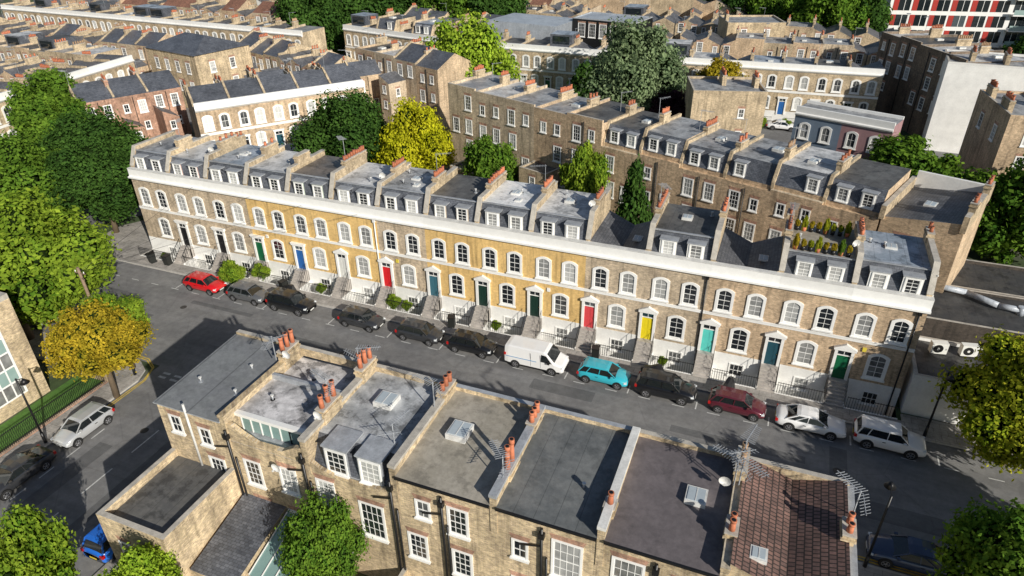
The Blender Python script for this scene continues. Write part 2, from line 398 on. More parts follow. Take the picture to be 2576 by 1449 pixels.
for (x0,x1,y0,y1) in ((24,33,-9.2,-8.3),(40.5,43,-12,-9.8),(57,66,-8.6,-7.9),(8,10.5,-12,-10),(20,21.2,-40,-24),(69,74,-12,-10.5),(2,7,-8.4,-7.7),(12,19,-7.2,-6.7),(46,51,-7.6,-6.4),(24.5,25.3,-60,-20),(67.5,68.6,-9,-6.2)): b.face([(x0,y0,.003),(x1,y0,.003),(x1,y1,.003),(x0,y1,.003)],PATCH)
O("road_patches",b.mesh("patches"),kind="structure")
def strip(name,p0,p1,w,z,mat):
    p0=Vector((*p0,0));p1=Vector((*p1,0)); d=(p1-p0).normalized(); n=Vector((-d.y,d.x,0))*w/2
    b=MB(); q=[p0-n,p1-n,p1+n,p0+n]; b.face([(v.x,v.y,z) for v in q],mat)
    return O(name,b.mesh(name),kind="structure")
strip("back_road",(-20,-3.3),(12,42),8,-.004,ASPH); strip("back_road",(-160,63),(95,63),8,-.008,ASPH); strip("back_road",(-34,-3.3),(-34,60),8,-.012,ASPH)
strip("back_road",(-29,60),(-29,160),7,-.016,ASPH)
KERB=M("kerb_stone",(.48,.46,.43),.8,.2,3)
def pavement(name,poly,z=.12):
    b=MB(); b.face([(x,y,z) for x,y in poly],PAVE); n=len(poly)
    for i in range(n):
        j=(i+1)%n; b.face([(poly[j][0],poly[j][1],z),(poly[i][0],poly[i][1],z),(poly[i][0],poly[i][1],-.03),(poly[j][0],poly[j][1],-.03)],KERB)
    return O(name,b.mesh(name),kind="structure")
pavement("pavement",[(-8,-3.3),(72.3,-3.3),(72.3,-1.75),(0,-1.75),(0,9),(-4.5,9),(-8,3)])
pavement("pavement",[(72.3,-3.3),(150,-3.3),(150,-.9),(72.3,-.9)])
pavement("pavement",[(29,-19.5),(150,-19.5),(150,-15.7),(31.5,-15.7),(30.2,-16),(29.3,-16.8),(29,-18)])
pavement("pavement",[(29,-60),(30.8,-60),(30.8,-19.5),(29,-19.5)])
pavement("pavement",[(-60,-18.6),(15,-18.6),(15,-60),(17,-60),(17,-17.9),(16.4,-16.6),(15.2,-15.9),(13.8,-15.7),(-60,-15.7)])
b=MB()
for q in ([(-8,-3.32),(72.3,-3.32),(72.3,-3.18),(-8,-3.18)],[(31.5,-15.84),(150,-15.84),(150,-15.68),(31.5,-15.68)],[(16.86,-60),(17.02,-60),(17.02,-17.9),(16.86,-17.9)]):
    b.face([(x,y,.124) for x,y in q],KERB)
O("kerb",b.mesh("kerb"),kind="structure")
b=MB(); b.face([(11.7,-40,-.01),(15,-40,-.01),(15,-18.6,-.01),(11.7,-18.6,-.01)],M("lawn_grass",(.08,.19,.03),.95,.4,3,bump=.5))
O("lawn_grass",b.mesh("lawn"),kind="structure")
RM=M("road_paint",(.66,.66,.64),.7,.4,3); YM=M("road_paint_yellow",(.66,.47,.08),.7,.35,3)
b=MB()
def rect(x0,x1,y0,y1,m=RM,z=.008): b.face([(x0,y0,z),(x1,y0,z),(x1,y1,z),(x0,y1,z)],m)
x=-2.0
while x<78:
    rect(x,x+.9,-5.71,-5.63); x+=2.55
for x in (8.6,13.8,19.0,26.2,32.2,37.2,42.4,48.2,53.2,58.3,63.4,68.8,74.2): rect(x,x+.1,-5.6,-4.6)
for i in range(5):
    for y in (-16.9,-16.4): rect(18+i*1.15,18.7+i*1.15,y,y+.22)
for y in range(-60,-18,4): rect(22.9,23.0,y,y+2.4)
for y in range(-60,-22,2): rect(19.1,19.19,y,y+1.1)
for k in (.25,.45):
    arc=[(13.6,-15.7+k),(15.4,-15.75+k),(16.7,-16.35+k*.7),(17.1+k*.7,-17.6),(17.0+k,-19),(17.0+k,-21)]
    for (xa,ya),(xb,yb) in zip(arc,arc[1:]):
        d=Vector((xb-xa,yb-ya,0)).normalized(); n=Vector((-d.y,d.x,0))*.05
        b.face([(xa-n.x,ya-n.y,.008),(xb-n.x,yb-n.y,.008),(xb+n.x,yb+n.y,.008),(xa+n.x,ya+n.y,.008)],YM)
    rect(8,13.6,-15.75+k,-15.65+k,YM); rect(67,150,-15.7+k,-15.6+k,YM)
O("road_markings",b.mesh("marks"),kind="structure")
def mhole():
    b=MB(); b.cyl((0,0,0),(0,0,.006),.3,.3,14,M("cast_iron_cover",(.06,.055,.05),.6,.3,4)); return b.mesh("cover")
mh=mhole()
for (x,y) in ((30,-9),(52,-9.6),(12,-8),(68,-8.5),(22,-22),(45,-12.5)): O("manhole_cover",mh,None,(x,y,.002),label="round iron manhole cover set in the road",category="manhole cover",group="manhole covers in the road")
# ------------------------------------------------------------------ main terrace
MW=4.8
bricks=[BR_GREY,BR_GREY,BR_GREY,BR_OCHRE,BR_OCHRE,BR_OCHRE,BR_GREY,BR_OCHRE,BR_OCHRE,BR_OCHRE,BR_GREY,BR_GREY,BR_BROWN,BR_BROWN,BR_BROWN]
bname=["brown brick"]*3+["ochre-painted"]*3+["brown brick"]+["ochre-painted"]*3+["brown brick"]*5
dcols=[None,("black",(.012,.012,.014)),("black",(.012,.012,.014)),("green",(.01,.13,.055)),("blue",(.03,.14,.42)),("white",(.7,.7,.66)),("red",(.68,.02,.025)),("slate blue",(.05,.15,.20)),("dark green",(.012,.04,.03)),("dark green",(.02,.05,.04)),("coral red",(.68,.07,.08)),("yellow",(.80,.64,.02)),("turquoise",(.12,.62,.55)),("dark teal",(.02,.08,.11)),("green",(.03,.14,.09))]
roofs=[R_GREY,R_LIGHT,R_BLUE,R_LIGHT,R_BROWN,R_LIGHT,R_STAIN2,R_DARK,R_WHITE,R_LIGHT,None,R_DARK,None,R_TAUPE,R_BLUE]
ZT=10.75; DP=6.5
def party_mesh(br,full,up=0):
    def f():
        b=MB(); zt=ZT+.38+up
        if full: prof=[(.36,8.0),(DP+.05,8.0),(DP+.05,zt),(1.25,zt),(.36,9.35)]
        else: prof=[(.36,8.0),(DP+.05,8.0),(DP+.05,9.5),(.36,9.5)]
        b.prism(prof,-.17,.17,br,'x')
        if full:
            b.box(-.2,.2,1.2,DP+.1,zt,zt+.07,STONE)
            b.prism([(.30,9.38),(.40,9.34),(1.28,zt+.002),(1.20,zt+.07)],-.2,.2,STONE,'x')
        return b.mesh("party_wall")
    return cached(('party',br.name,full,up),f)
def rail_mesh(x0,x1):
    def f():
        b=MB(); x=x0
        while x<=x1: b.box(x-.011,x+.011,-.011,.011,0,1.05,BLACK); x+=.18
        b.box(x0,x1,-.015,.015,.95,.99,BLACK)
        return b.mesh("railing")
    return cached(('rail',x0,x1),f)
def steps_mesh():
    def f():
        b=MB(); n=7; top=1.45; y0=-1.75
        b.box(-.62,.62,-.55,-.001,-1.0,top,STEP)
        for i in range(n):
            b.box(-.62,.62,y0+i*.2 -.05,y0+(i+1)*.2-.05,(.12 if i<1 else .05),.14+(top-.14)*(i)/n+.1,STEP)
        b.box(-.70,-.62,y0,0,-1.0,.30,WHITE2); b.box(.62,.70,y0,0,-1.0,.30,WHITE2)
        for sx in (-.66,.66):
            for i in range(7):
                y=y0+i*.27; zb=.15+(top-.15)*min(1,i/5.3)
                b.box(sx-.011,sx+.011,y-.011,y+.011,.1,zb+.85,BLACK)
            b.beam((sx,y0,1.0),(sx,y0+1.44,top+.85),.018,BLACK)
        return b.mesh("steps")
    return cached('steps',f)
def front_shell(br,w,d):
    def f():
        b=MB(); b.box(0,w,0,d,-1.0,8.1,br,top=LEAD); return b.mesh("wall")
    return cached(('shell',br.name,w,d),f)
def cornice_mesh(w,e0=0,e1=0):
    def f():
        b=MB(); b.prism([(.35,8.1),(.35,9.15),(-.04,9.15),(-.04,8.42),(-.26,8.36),(-.26,8.22),(-.06,8.1)],-e0,w+e1,WHITE,'x')
        b.box(-e0-.0,w+e1,-.07,.38,9.152,9.22,WHITEG); return b.mesh("cornice")
    return cached(('corn',w,e0,e1),f)
def band_mesh(w):
    def f():
        b=MB(); b.box(0,w,-.055,-.001,4.86,5.12,WHITE); b.box(0,w,-.09,-.055,5.04,5.12,WHITE); return b.mesh("string_course")
    return cached(('band',w),f)
def base_mesh(w):
    def f():
        b=MB(); b.box(0,w,-.03,-.002,-1.0,1.62,WHITE2); return b.mesh("basement_wall")
    return cached(('base',w),f)
def mansard_mesh(w,roof,slate=SLATE,z0=8.5,zt=ZT,d=DP):
    def f():
        b=MB(); b.prism([(.42,z0),(d,z0),(d,zt),(1.25,zt),(.42,z0+.5)],.171,w-.171,BR_GREY,'x',em={2:roof,3:slate})
        b.box(.175,w-.175,1.14,1.34,zt+.001,zt+.06,LEAD)
        return b.mesh("mansard_roof")
    return cached(('mans',w,roof.name,slate.name,z0,zt,d),f)
rm=random.Random(5)
for i in range(15):
    dc=dcols[i]; dn=(dc[0]+" door") if dc else "side entrance"
    mans=roofs[i] is not None
    lab="%s terraced house with %s and %s roof"%(bname[i],dn,"slate mansard" if mans else "slate valley")
    h=E("terraced_house",(i*MW,0,0),label=lab,category="house",group="houses in the main terrace")
    O("wall",front_shell(bricks[i],MW,DP),h)
    O("cornice",cornice_mesh(MW,.0 if i else .1,.0 if i<14 else .12),h)
    O("string_course",band_mesh(MW),h); O("basement_wall",base_mesh(MW),h)
    for dx in (-1.12,1.12): O("window",W_UP(),h,(MW/2+dx,0,6.35))
    O("window",W_GR(),h,(MW/2+.42,0,3.12)); O("window",W_BA(),h,(MW/2+.6,-.03,.25))
    if dc:
        dm=doorcol(dc[0].replace(" ","_"),dc[1])
        s=O("door",door_mesh(dm),h,(MW/2-1.85+.0,0,1.46)); O("door_surround",surround_mesh(i>4),s,(0,0,0))
        O("steps",steps_mesh(),h,(MW/2-1.85,0,0))
        O("railing",rail_mesh(1.35,4.75),h,(0,-1.68,.14))
    else: O("railing",rail_mesh(.05,4.75),h,(0,-1.68,.14))
    if i in (3,6,9,14):
        b=MB(); b.box(-.13,.13,-.1,-.002,-.16,.16,M("alarm_box_yellow",(.75,.6,.08),.4,.1,2) if i in(6,14) else WHITE); O("alarm_box",b.mesh("alarm"),h,(MW/2-.65,0,4.35))
    if i in (5,11,14):
        b=MB(); m=WHITE if i==5 else BLACK; b.cyl((0,-.09,-.9),(0,-.09,8.1),.055,.055,8,m,smooth=True); b.box(-.12,.12,-.2,-.03,7.9,8.15,m)
        O("drainpipe",b.mesh("drainpipe"),h,(MW-.18 if i!=14 else MW-.45,0,0))
    nxt=(i<14 and roofs[i+1] is not None)
    full=mans or nxt
    up=[0,.18,0,.1,.25][i%5]
    pbr=BR_TAN if i%3 else BR_STOCK
    O("party_wall",party_mesh(pbr,full,up),h,(MW if i<14 else MW-.17,0,0))
    if i==0: O("party_wall",party_mesh(BR_TAN,True),h,(.17,0,0))
    if mans:
        O("mansard_roof",mansard_mesh(MW,roofs[i],SLATE,8.5,ZT-[0,.12,0,.06][i%4]),h)
        fr={4:M("pale_green_paint",(.55,.62,.52),.5,.1,2),1:M("pink_paint",(.6,.42,.38),.5,.1,2),7:M("tan_paint",(.55,.46,.36),.5,.1,2)}.get(i,WHITE)
        for dx in (-1.0,1.05):
            dd=O("dormer",dormer_mesh(fr,SLATE,1.0,[1.16,1.1,1.22][i%3],[1.38,1.3][i%2]),h,(MW/2+dx,.48,9.02)); O("window",W_DO(),dd,(0,-.031,.69))
        if i in (6,9,11,8,2,14): skylight(h,(MW*.45,4.0,ZT-.1),.8,.8,.24)
        if i in (6,8): skylight(h,(MW*.6,2.6,ZT-.1),.5,.6,.22)
        for k in range(rm.randint(1,3)): vent(h,(rm.uniform(.8,4),rm.uniform(2,5.5),ZT-.03))
    else:
        b=MB(); b.prism([(.17,8.101),(MW-.17,8.101),(MW-.17,9.3),(MW/2,8.3),(.17,9.3)],.36,DP,BR_GREY,'y',em={2:SLATEX,3:SLATEX})
        O("valley_roof",b.mesh("valley_roof"),h); skylight(h,(MW*.72,2.8,8.85),.7,.9,.12)
    if i<14:
        big=i<4; zt=ZT+.38+up if full else 9.4
        npt=[0,3,2,0,6,7,6,5,7,6,7,6,6,7][i]
        O("chimney",chimney_mesh(.46,[1.8,2.4,2.0][i%3],(.75 if not big else 1.0),npt,BR_TAN,.42,POT,i),h,(MW,2.4+(i%3)*.6,zt-.25))
        if i in (1,4,7,10,12): O("chimney",chimney_mesh(.46,1.1,.7,4 if not big else 2,BR_TAN,.4,POT,i+1),h,(MW,5.4,zt-.25))
        if i%2==0: O("aerial",aerial_mesh(0),h,(MW,3.0+(i%3)*.4,zt+.4),rz=random.uniform(0,6))
        if i%4==1: O("satellite_dish",dish_mesh(),h,(MW-.3,2.2,zt+.25),rz=.4)
    else:
        O("chimney",chimney_mesh(.45,1.2,.7,2,BR_TAN,.4),h,(MW-.22,5.0,ZT+.3)); O("satellite_dish",dish_mesh(),h,(MW-.1,1.0,10.6),rz=.6)
# ------------------------------------------------------------------ generic houses
WALLW=M("rendered_rear_wall",(.80,.78,.73),.8,.25,.8)
def row(origin,ang,n,w,d,hgt0,style,br,roof='butterfly',seed=0,ext=True,detail=2,group="houses in the surrounding terraces",label=None,jit=.3,cor=1.15):
    rnd=random.Random(seed); a=math.radians(ang); ca,sa=math.cos(a),math.sin(a)
    for i in range(n):
        bk=br if not isinstance(br,(list,tuple)) else rnd.choice(br)
        rf=roof if isinstance(roof,str) else rnd.choice(roof)
        hgt=hgt0 if style=='front' else hgt0+rnd.choice([-jit,0,0,jit])
        lab=label or ("%s terraced house with %s"%({'brick_red':'red brick','brick_sooty':'dark brick','brick_yellow_stock':'yellow brick','brick_tan':'tan brick'}.get(bk.name,'brown brick'),{'front':'white parapet and arched windows','rear':'rear wall and white sash windows'}[style]))
        h=E("terraced_house",(origin[0]+ca*w*i,origin[1]+sa*w*i,0),a,label=lab,category="house",group=group)
        v=rnd.randint(0,3); slate=SLATEX
        RF=[R_GREY,R_DARK,R_BLUE,R_LIGHT][v]
        def wallf():
            b=MB()
            if rf=='flat': b.box(0,w,0,d,-.1,hgt-.35,bk,top=RF); b.box(0,w,0,.25,hgt-.349,hgt,bk,top=STONE); b.box(0,.2,.251,d,hgt-.349,hgt,bk,top=STONE)
            elif rf=='butterfly':
                b.prism([(0,-.1),(w,-.1),(w,hgt-.1),(w/2,hgt-1.2),(0,hgt-.1)],.25 if style=='front' else 0,d,bk,'y',em={2:slate,3:slate})
                if style=='front': b.box(0,w,0,.249,-.1,hgt,bk)
                b.box(-.12,.12,.26,d,hgt-.1,hgt+.25,BR_TAN)
            elif rf=='pitch': b.prism([(0,-.1),(d,-.1),(d,hgt-.4),(d/2,hgt+1.5),(0,hgt-.4)],0,w,bk,'x',em={2:SLATE,3:SLATE}); b.prism([(.2,hgt-.4),(d-.2,hgt-.4),(d-.2,hgt-.1),(d/2,hgt+1.8),(.2,hgt-.1)],-.14,.14,BR_TAN,'x')
            elif rf=='tile': b.prism([(0,-.1),(d,-.1),(d,hgt-.4),(d/2,hgt+1.6),(0,hgt-.4)],0,w,bk,'x',em={2:TILEF,3:TILEF})
            elif rf=='mansard':
                b.box(0,w,0,d,-.1,hgt-.3,bk); b.prism([(.4,hgt-.299),(d-.2,hgt-.299),(d-.2,hgt+1.9),(1.25,hgt+1.9),(.4,hgt+.1)],.15,w-.15,bk,'x',em={2:RF,3:SLATE})
                b.prism([(.3,hgt-.3),(d,hgt-.3),(d,hgt+2.2),(1.15,hgt+2.2),(.3,hgt+.3)],-.15,.149,BR_TAN,'x')
            return b.mesh("wall")
        O("wall",cached(('bgw',w,d,hgt,style,bk.name,rf,v),wallf),h)
        if rf in('flat','mansard') and detail and rnd.random()<.6: skylight(h,(w*rnd.uniform(.35,.65),d*rnd.uniform(.35,.7),(hgt-.36 if rf=='flat' else hgt+1.89)),rnd.choice([.8,1.1]),1.0,.25)
        if rf=='flat' and detail and rnd.random()<.25 and ext:
            def lf():
                b=MB(); b.box(.3,w-.3,2.2,d-1,hgt-.36,hgt+1.7,SLATE,top=RF); b.box(.8,w-.8,2.15,2.199,hgt+.1,hgt+1.4,GLASSD); return b.mesh("loft_room")
            O("loft_room",cached(('loft',w,d,hgt,v),lf),h)
        if style=='front':
            def cf():
                b=MB(); b.prism([(.3,hgt-cor),(.3,hgt+.04),(-.04,hgt+.04),(-.04,hgt-.7),(-.25,hgt-.78),(-.25,hgt-.92),(-.05,hgt-cor)],0,w,WHITE,'x'); return b.mesh("cornice")
            def sf():
                b=MB(); b.box(0,w,-.06,-.002,4.55,4.9,WHITE); return b.mesh("string_course")
            def bf():
                b=MB(); b.box(0,w,-.04,-.003,-.1,1.6,WHITE2); return b.mesh("basement_wall")
            O("cornice",cached(('bgc',w,hgt,cor),cf),h); O("string_course",cached(('bgs',w),sf),h); O("basement_wall",cached(('bgb',w),bf),h)
            if detail:
                for dx in (-.23,.23): O("window",W_BG(),h,(w/2+dx*w,0,6.25))
                O("window",W_BG(),h,(w/2+.14*w,0,3.0))
                c=rnd.choice([("black",(.012,.012,.014)),("blue",(.03,.14,.42)),("white",(.7,.7,.66)),("green",(.01,.13,.055)),("dark_teal",(.02,.08,.11))])
                dd=O("door",door_mesh(doorcol(c[0],c[1])),h,(w*.17,0,1.1)); O("door_surround",surround_mesh(False),dd)
                O("railing",rail_mesh(1.5,4.5),h,(0,-1.5,0))
        else:
            if detail:
                zs=[hgt-2.0,hgt-4.9]+([hgt-7.6] if hgt>10.5 else [])
                for zi in zs:
                    for xx in ((.26,.74) if rnd.random()<.6 else (.3,.72)):
                        if rnd.random()<.85: O("window",rnd.choice([W_RE(),W_RS(),W_RE()]),h,(w*xx,0,zi+rnd.uniform(-.15,.15)))
            if ext and rnd.random()<.8:
                he=hgt*rnd.choice([.55,.66,.72]); we=w*.46; de=rnd.choice([3.5,4.5]); eb=bk if rnd.random()<.85 else WALLW
                def ef():
                    b=MB(); b.prism([(0,-.1),(we,-.1),(we,he-.6),(0,he+.5)],-de,-.002,eb,'y',em={2:slate}); return b.mesh("rear_extension")
                e=O("rear_extension",cached(('ext',we,de,he,eb.name),ef),h,(w*.03,0,0))
                if detail: O("window",W_RS(),e,(we/2,-de,he-1.6)); O("window",W_RS(),e,(we/2,-de,he-4)); O("window",W_RS(),e,(we,-de*.5,he-2.2),math.pi/2)
            if detail and rnd.random()<.6:
                def dp():
                    b=MB(); b.cyl((0,-.08,0),(0,-.08,hgt-.6),.05,.05,6,BLACK); return b.mesh("drainpipe")
                O("drainpipe",cached(('dp',hgt),dp),h,(w*.5,0,0))
        if rf=='mansard' and detail:
            for dx in (-.22,.22):
                if rnd.random()<.85:
                    dd=O("dormer",dormer_mesh(WHITE,SLATE,1.0),h,(w/2+dx*w,.5,hgt+.2)); O("window",W_DO(),dd,(0,-.031,.69))
        top=hgt+(2.1 if rf=='mansard' else (.0 if rf!='pitch' else .8))
        O("chimney",chimney_mesh(.5,rnd.choice([1.4,1.8,2.3]),rnd.choice([1.1,1.4]),rnd.choice([3,5,6,7]),BR_TAN if bk is not BR_RED else BR_RED,.5,POT if rnd.random()<.7 else POTD,rnd.randint(0,2)),h,(0,d*rnd.choice([.3,.5,.6]),top-.5))
        if rnd.random()<.35: O("aerial",aerial_mesh(0),h,(.1,d*.4,top+.7),rz=rnd.uniform(0,6))
BRS=[BR_GREY,BR_BROWN,BR_TAN]
row((-12,21.4),52.9,5,4.7,7,9,'front',BR_BROWN,'pitch',1)
row((-41.0,8),97,7,4.9,7,9,'front',BR_TAN,'butterfly',2)
row((-126.5,76.5),-3.7,19,5.03,7,9,'front',BR_TAN,['butterfly','flat'],3)
row((-27.3,79.1),-13.7,6,4.77,7,9,'front',BR_TAN,['flat','mansard'],4)
row((.5,72.3),-1.6,7,4.7,7,9,'front',BR_TAN,['flat','butterfly'],5)
row((40,70.1),2.5,7,4.8,7,9,'front',BR_TAN,['flat','butterfly'],6)
row((-30.9,19.3),62,3,4.6,8,8.2,'rear',BR_RED,'pitch',7)
row((-36,57),-21,6,4.8,8,8.6,'rear',BRS,['butterfly','pitch'],8)
row((-9,55.5),-21,4,5.2,7.5,10,'rear',BRS,['pitch','flat'],9)
row((-17,32),53,5,5,5,7.4,'rear',BR_BROWN,'pitch',10,ext=False)
row((-125,60),-3.7,14,5,8,7.6,'rear',BRS,['butterfly','pitch'],11)
row((-104,46),-3.7,9,5,8,7.6,'rear',BRS,['pitch','flat'],12)
row((-130,95),-3.7,18,5,8,8.6,'rear',BRS,['butterfly','tile'],13)
row((-22,94),-10,5,5,8,8.6,'rear',BRS,['pitch','butterfly'],14)
row((-12,113),-2,18,5,8,8.2,'rear',BR_TAN,['butterfly','flat'],15)
row((40,90),3,8,5,8,8.6,'rear',BRS,['flat','butterfly'],16)
row((-100,125),-3,22,5.2,8,8.6,'rear',BRS,['butterfly','tile','flat'],17,detail=0)
row((-30,140),0,17,5.4,8,9,'rear',BRS,['butterfly','flat'],18,detail=0)
row((-20,172),2,28,5.4,8,9,'rear',BRS,['butterfly','pitch'],19,detail=0)
row((20,205),4,24,5.4,8,9,'rear',BRS,['butterfly','pitch'],20,detail=0)
row((73,83),-63.7,4,5.2,9,12.5,'rear',BR_DARK,'flat',21,ext=False)
row((-66,30),0,4,5,7,8,'rear',BRS,['butterfly'],23)
MA=-20.1
row((20.5,31.5),MA,5,4.75,8,11.8,'rear',[BR_GREY,BR_BROWN],'flat',31,ext=False,group="houses across the terrace gardens",jit=.25)
ca,sa=math.cos(math.radians(MA)),math.sin(math.radians(MA)); 
row((20.5+ca*23.75,31.5+sa*23.75),MA,6,4.75,8,9.3,'rear',[BR_BROWN,BR_RED,BR_BROWN],'mansard',32,ext=False,group="houses across the terrace gardens",jit=.18)
def block(name,loc,ang,w,d,h,br,roof,label,cat="building",wins=(),parapet=.3,para_mat=None,chim=None,hip=False):
    o=E(name,(loc[0],loc[1],0),math.radians(ang),label=label,category=cat)
    b=MB(); b.box(0,w,0,d,-.1,h,br,top=roof); O("wall",b.mesh("wall"),o)
    if hip:
        b=MB(); z=h+.001; t=h+h*.22; a=(w*.3,d/2,t); c=(w*.7,d/2,t); e=.25
        P=[(-e,-e,z),(w+e,-e,z),(w+e,d+e,z),(-e,d+e,z)]
        b.face([P[0],P[1],c,a],SLATE); b.face([P[1],P[2],c],SLATE); b.face([P[2],P[3],a,c],SLATE); b.face([P[3],P[0],a],SLATE); b.face(P[::-1],WHITE)
        O("hipped_roof",b.mesh("roof"),o)
    elif parapet:
        pm=para_mat or br; b=MB(); t=.25; z=h+.001
        b.box(0,w,0,t,z,h+parapet,pm,top=STONE); b.box(0,w,d-t,d,z,h+parapet,pm,top=STONE); b.box(0,t,t,d-t,z,h+parapet,pm,top=STONE); b.box(w-t,w,t,d-t,z,h+parapet,pm,top=STONE)
        O("parapet",b.mesh("parapet"),o)
    for (me,x,y,z,rz) in wins: O("window",me,o,(x,y,z),rz)
    if chim:
        for (cx,cy,l,np_) in chim: O("chimney",chimney_mesh(.55,l,1.3,np_,BR_TAN,.55),o,(cx,cy,h))
    return o
ex,ey=20.5+ca*52.4,31.5+sa*52.4
o=E("end_terrace_house",(ex,ey,0),math.radians(MA),label="brown brick end house with pitched slate roof",category="house",group="houses across the terrace gardens")
b=MB(); b.prism([(0,-.1),(6,-.1),(6,10.2),(0,9.2)],0,8.5,BR_BROWN,'y',em={2:SLATEX}); O("wall",b.mesh("wall"),o)
b=MB(); b.box(5.7,6.1,-.2,8.7,9.5,10.9,BR_TAN,top=STONE); b.box(-.2,.2,-.2,8.7,9,10.2,BR_TAN,top=STONE); b.box(.2,5.7,8.4,8.7,9.2,10.8,WHITE2); O("parapet",b.mesh("parapet"),o)
O("window",W_RE(),o,(1.8,0,7)); O("window",W_RE(),o,(4,0,3.8)); O("chimney",chimney_mesh(.5,1.2,.8,2,BR_TAN,.5),o,(5.9,6,10.8)); O("chimney",chimney_mesh(.5,1.2,.8,2,BR_TAN,.5,POT,1),o,(5.9,1,10.8)); skylight(o,(2.6,4,9.55),.9,1.1,.2)
RE,RS=W_RE(),W_RS()
block("brick_house",(-46,46),-12,14,11,9.5,BR_STOCK,SLATE,"large yellow brick house with hipped slate roof","house",[(RE,x,0,z,0) for x in (2.5,5.5,8.5,11.5) for z in (7.2,4)]+[(RE,14,y,z,math.pi/2) for y in (3,7) for z in (7.2,4)],hip=True,chim=[(2,5,1.5,3)])
block("brick_house",(49,46.5),15,9.5,8,9.6,BR_TAN,R_GREY,"brown brick block with flat roof and long chimney","house",[(RS,x,0,z,0) for x in (6.5,) for z in (7,4)]+[(RS,9.5,3,7,math.pi/2)],chim=[(4.5,4,3,9),(8.6,3,2.2,5)])
block("brick_house",(47.5,99),18,11,9,9.8,BR_STOCK,R_GREY,"yellow brick flats with square white windows","building",[(RE,x,0,z,0) for x in (3.2,7.6) for z in (8,5,2.2)],chim=[(.4,3,1.8,4)])
block("brick_house",(84,43.5),6,5,11.5,10.6,BR_BROWN,R_GREY,"brown brick house with tall chimneys and parapet","house",[(RE,2.5,0,z,0) for z in (8.4,5.4)]+[(RE,0,y,8,-math.pi/2) for y in (3,8)],chim=[(.5,2,2.5,6),(.5,8,2.2,6),(4.3,5,2,5)])
block("office_building",(4,82),-10,15,10,11,ZINC,ZINC,"grey zinc-clad building with shallow roof","building",parapet=0)
block("office_building",(20,86),-10,13,8,11.5,BLACK,ZINC,"low studio with metal roof and glazing","building",[(W_FR(),x,0,9.6,0) for x in (2,4.2,6.4,8.6,10.8)],parapet=.15,para_mat=ZINC)
PBLUE=M("blue_grey_render",(.18,.235,.31),.7,.15,1); PMAUVE=M("mauve_render",(.36,.21,.22),.7,.15,1)
for k,(m,n) in enumerate(((PBLUE,"blue-grey"),(PMAUVE,"mauve"))):
    a=math.radians(-20); o=block("rendered_house",(62.0+math.cos(a)*5.9*k,48.2+math.sin(a)*5.9*k),-20,5.9,3.6,8.3,m,R_GREY,"%s rendered terraced house with white parapet"%n,"house",[(W_BG(),1.5,0,5.7,0),(W_BG(),4.2,0,5.7,0),(W_BG(),3.4,0,2.4,0)],parapet=0)
    b=MB(); b.prism([(.3,7.4),(.3,8.65),(-.05,8.65),(-.05,7.9),(-.25,7.8),(-.25,7.65),(-.03,7.4)],0,5.9,WHITE,'x'); O("cornice",b.mesh("cornice"),o)
    b=MB(); b.box(0,5.9,3.3,3.6,8.301,8.65,WHITE); O("rear_parapet",b.mesh("parapet"),o)
block("white_walled_building",(80,63.5),-4,14,9,12,WHITE2,R_GREY,"tall building with plain white side wall","building",chim=[(3,2,2.5,7),(7,2,2.5,6)])
# modern flats
o=E("apartment_block",(79,143,0),math.radians(10),label="modern white apartment block with red panels and glass balconies",category="building")
b=MB(); b.box(0,36,0,14,-.1,21,WHITE); O("wall",b.mesh("wall"),o)
REDP=M("red_cladding",(.42,.03,.02),.5,.1,1)
b=MB(); b.box(0,1.1,-.05,-.002,0,2.4,REDP); pm_=b.mesh("panel"); g=MB(); g.box(0,2.5,-.04,-.003,0,2.4,GLASSD); g.box(1.2,1.3,-.07,-.04,0,2.4,WHITE); gm_=g.mesh("window")
b=MB(); b.box(0,11,-1.6,-.001,-.6,-.35,WHITE); b.box(.1,10.9,-1.58,-1.55,-.35,.7,GLASSG); bal=b.mesh("balcony")
for fl in range(6):
    z=1.0+fl*3.3
    for k in range(6):
        x=.7+k*4.1; O("cladding_panel",pm_,o,(x,0,z)); O("window",gm_,o,(x+1.15,0,z))
    O("balcony",bal,o,(25.5,0,z))
    for k in range(4): O("window",gm_,o,(25.9+k*2.55,0,z))
# low yard buildings beyond terrace end
o=block("low_outbuilding",(72.35,-.6),0,8,5.5,3.2,WHITE2,R_BLK,"low white rendered outbuilding with dark flat roof","building",parapet=.25,para_mat=WHITE2)
block("low_outbuilding",(72.4,6.5),0,10,6,4.0,BR_BLK,R_BLK,"dark brick outbuilding with felt roof and ducts","building",parapet=.2)
block("low_outbuilding",(80.6,-1),0,9,7,4.2,BR_BLK,R_BLK,"dark brick outbuilding with flat roof","building")
block("low_outbuilding",(74,14),0,12,6,3.2,BR_BLK,R_BLK,"low dark flat-roofed workshop in the yard","building")
ACM=M("ac_casing",(.8,.8,.76),.5,.1,2)
for (x,y,z) in ((74.2,3.2,3.2),(76.2,3.6,3.2),(73.6,9,4.0)):
    b=MB(); b.box(-.55,.55,-.25,.25,.12,1.0,ACM); b.box(-.5,-.4,-.22,.22,0,.12,BLACK); b.box(.4,.5,-.22,.22,0,.12,BLACK)
    b.cyl((-.1,-.27,.56),(-.1,-.25,.56),.34,.34,16,BLACK); b.cyl((-.1,-.285,.56),(-.1,-.27,.56),.1,.1,10,ACM)
    O("air_conditioning_unit",b.mesh("ac"),None,(x,y,z),.2,label="white air conditioning unit on a flat roof",category="air conditioner",group="roof air conditioning units")
b=MB(); pts=[(74,12.0,4.4),(77,11.5,4.4),(79,10.1,4.4),(80.5,9.9,4.4)]
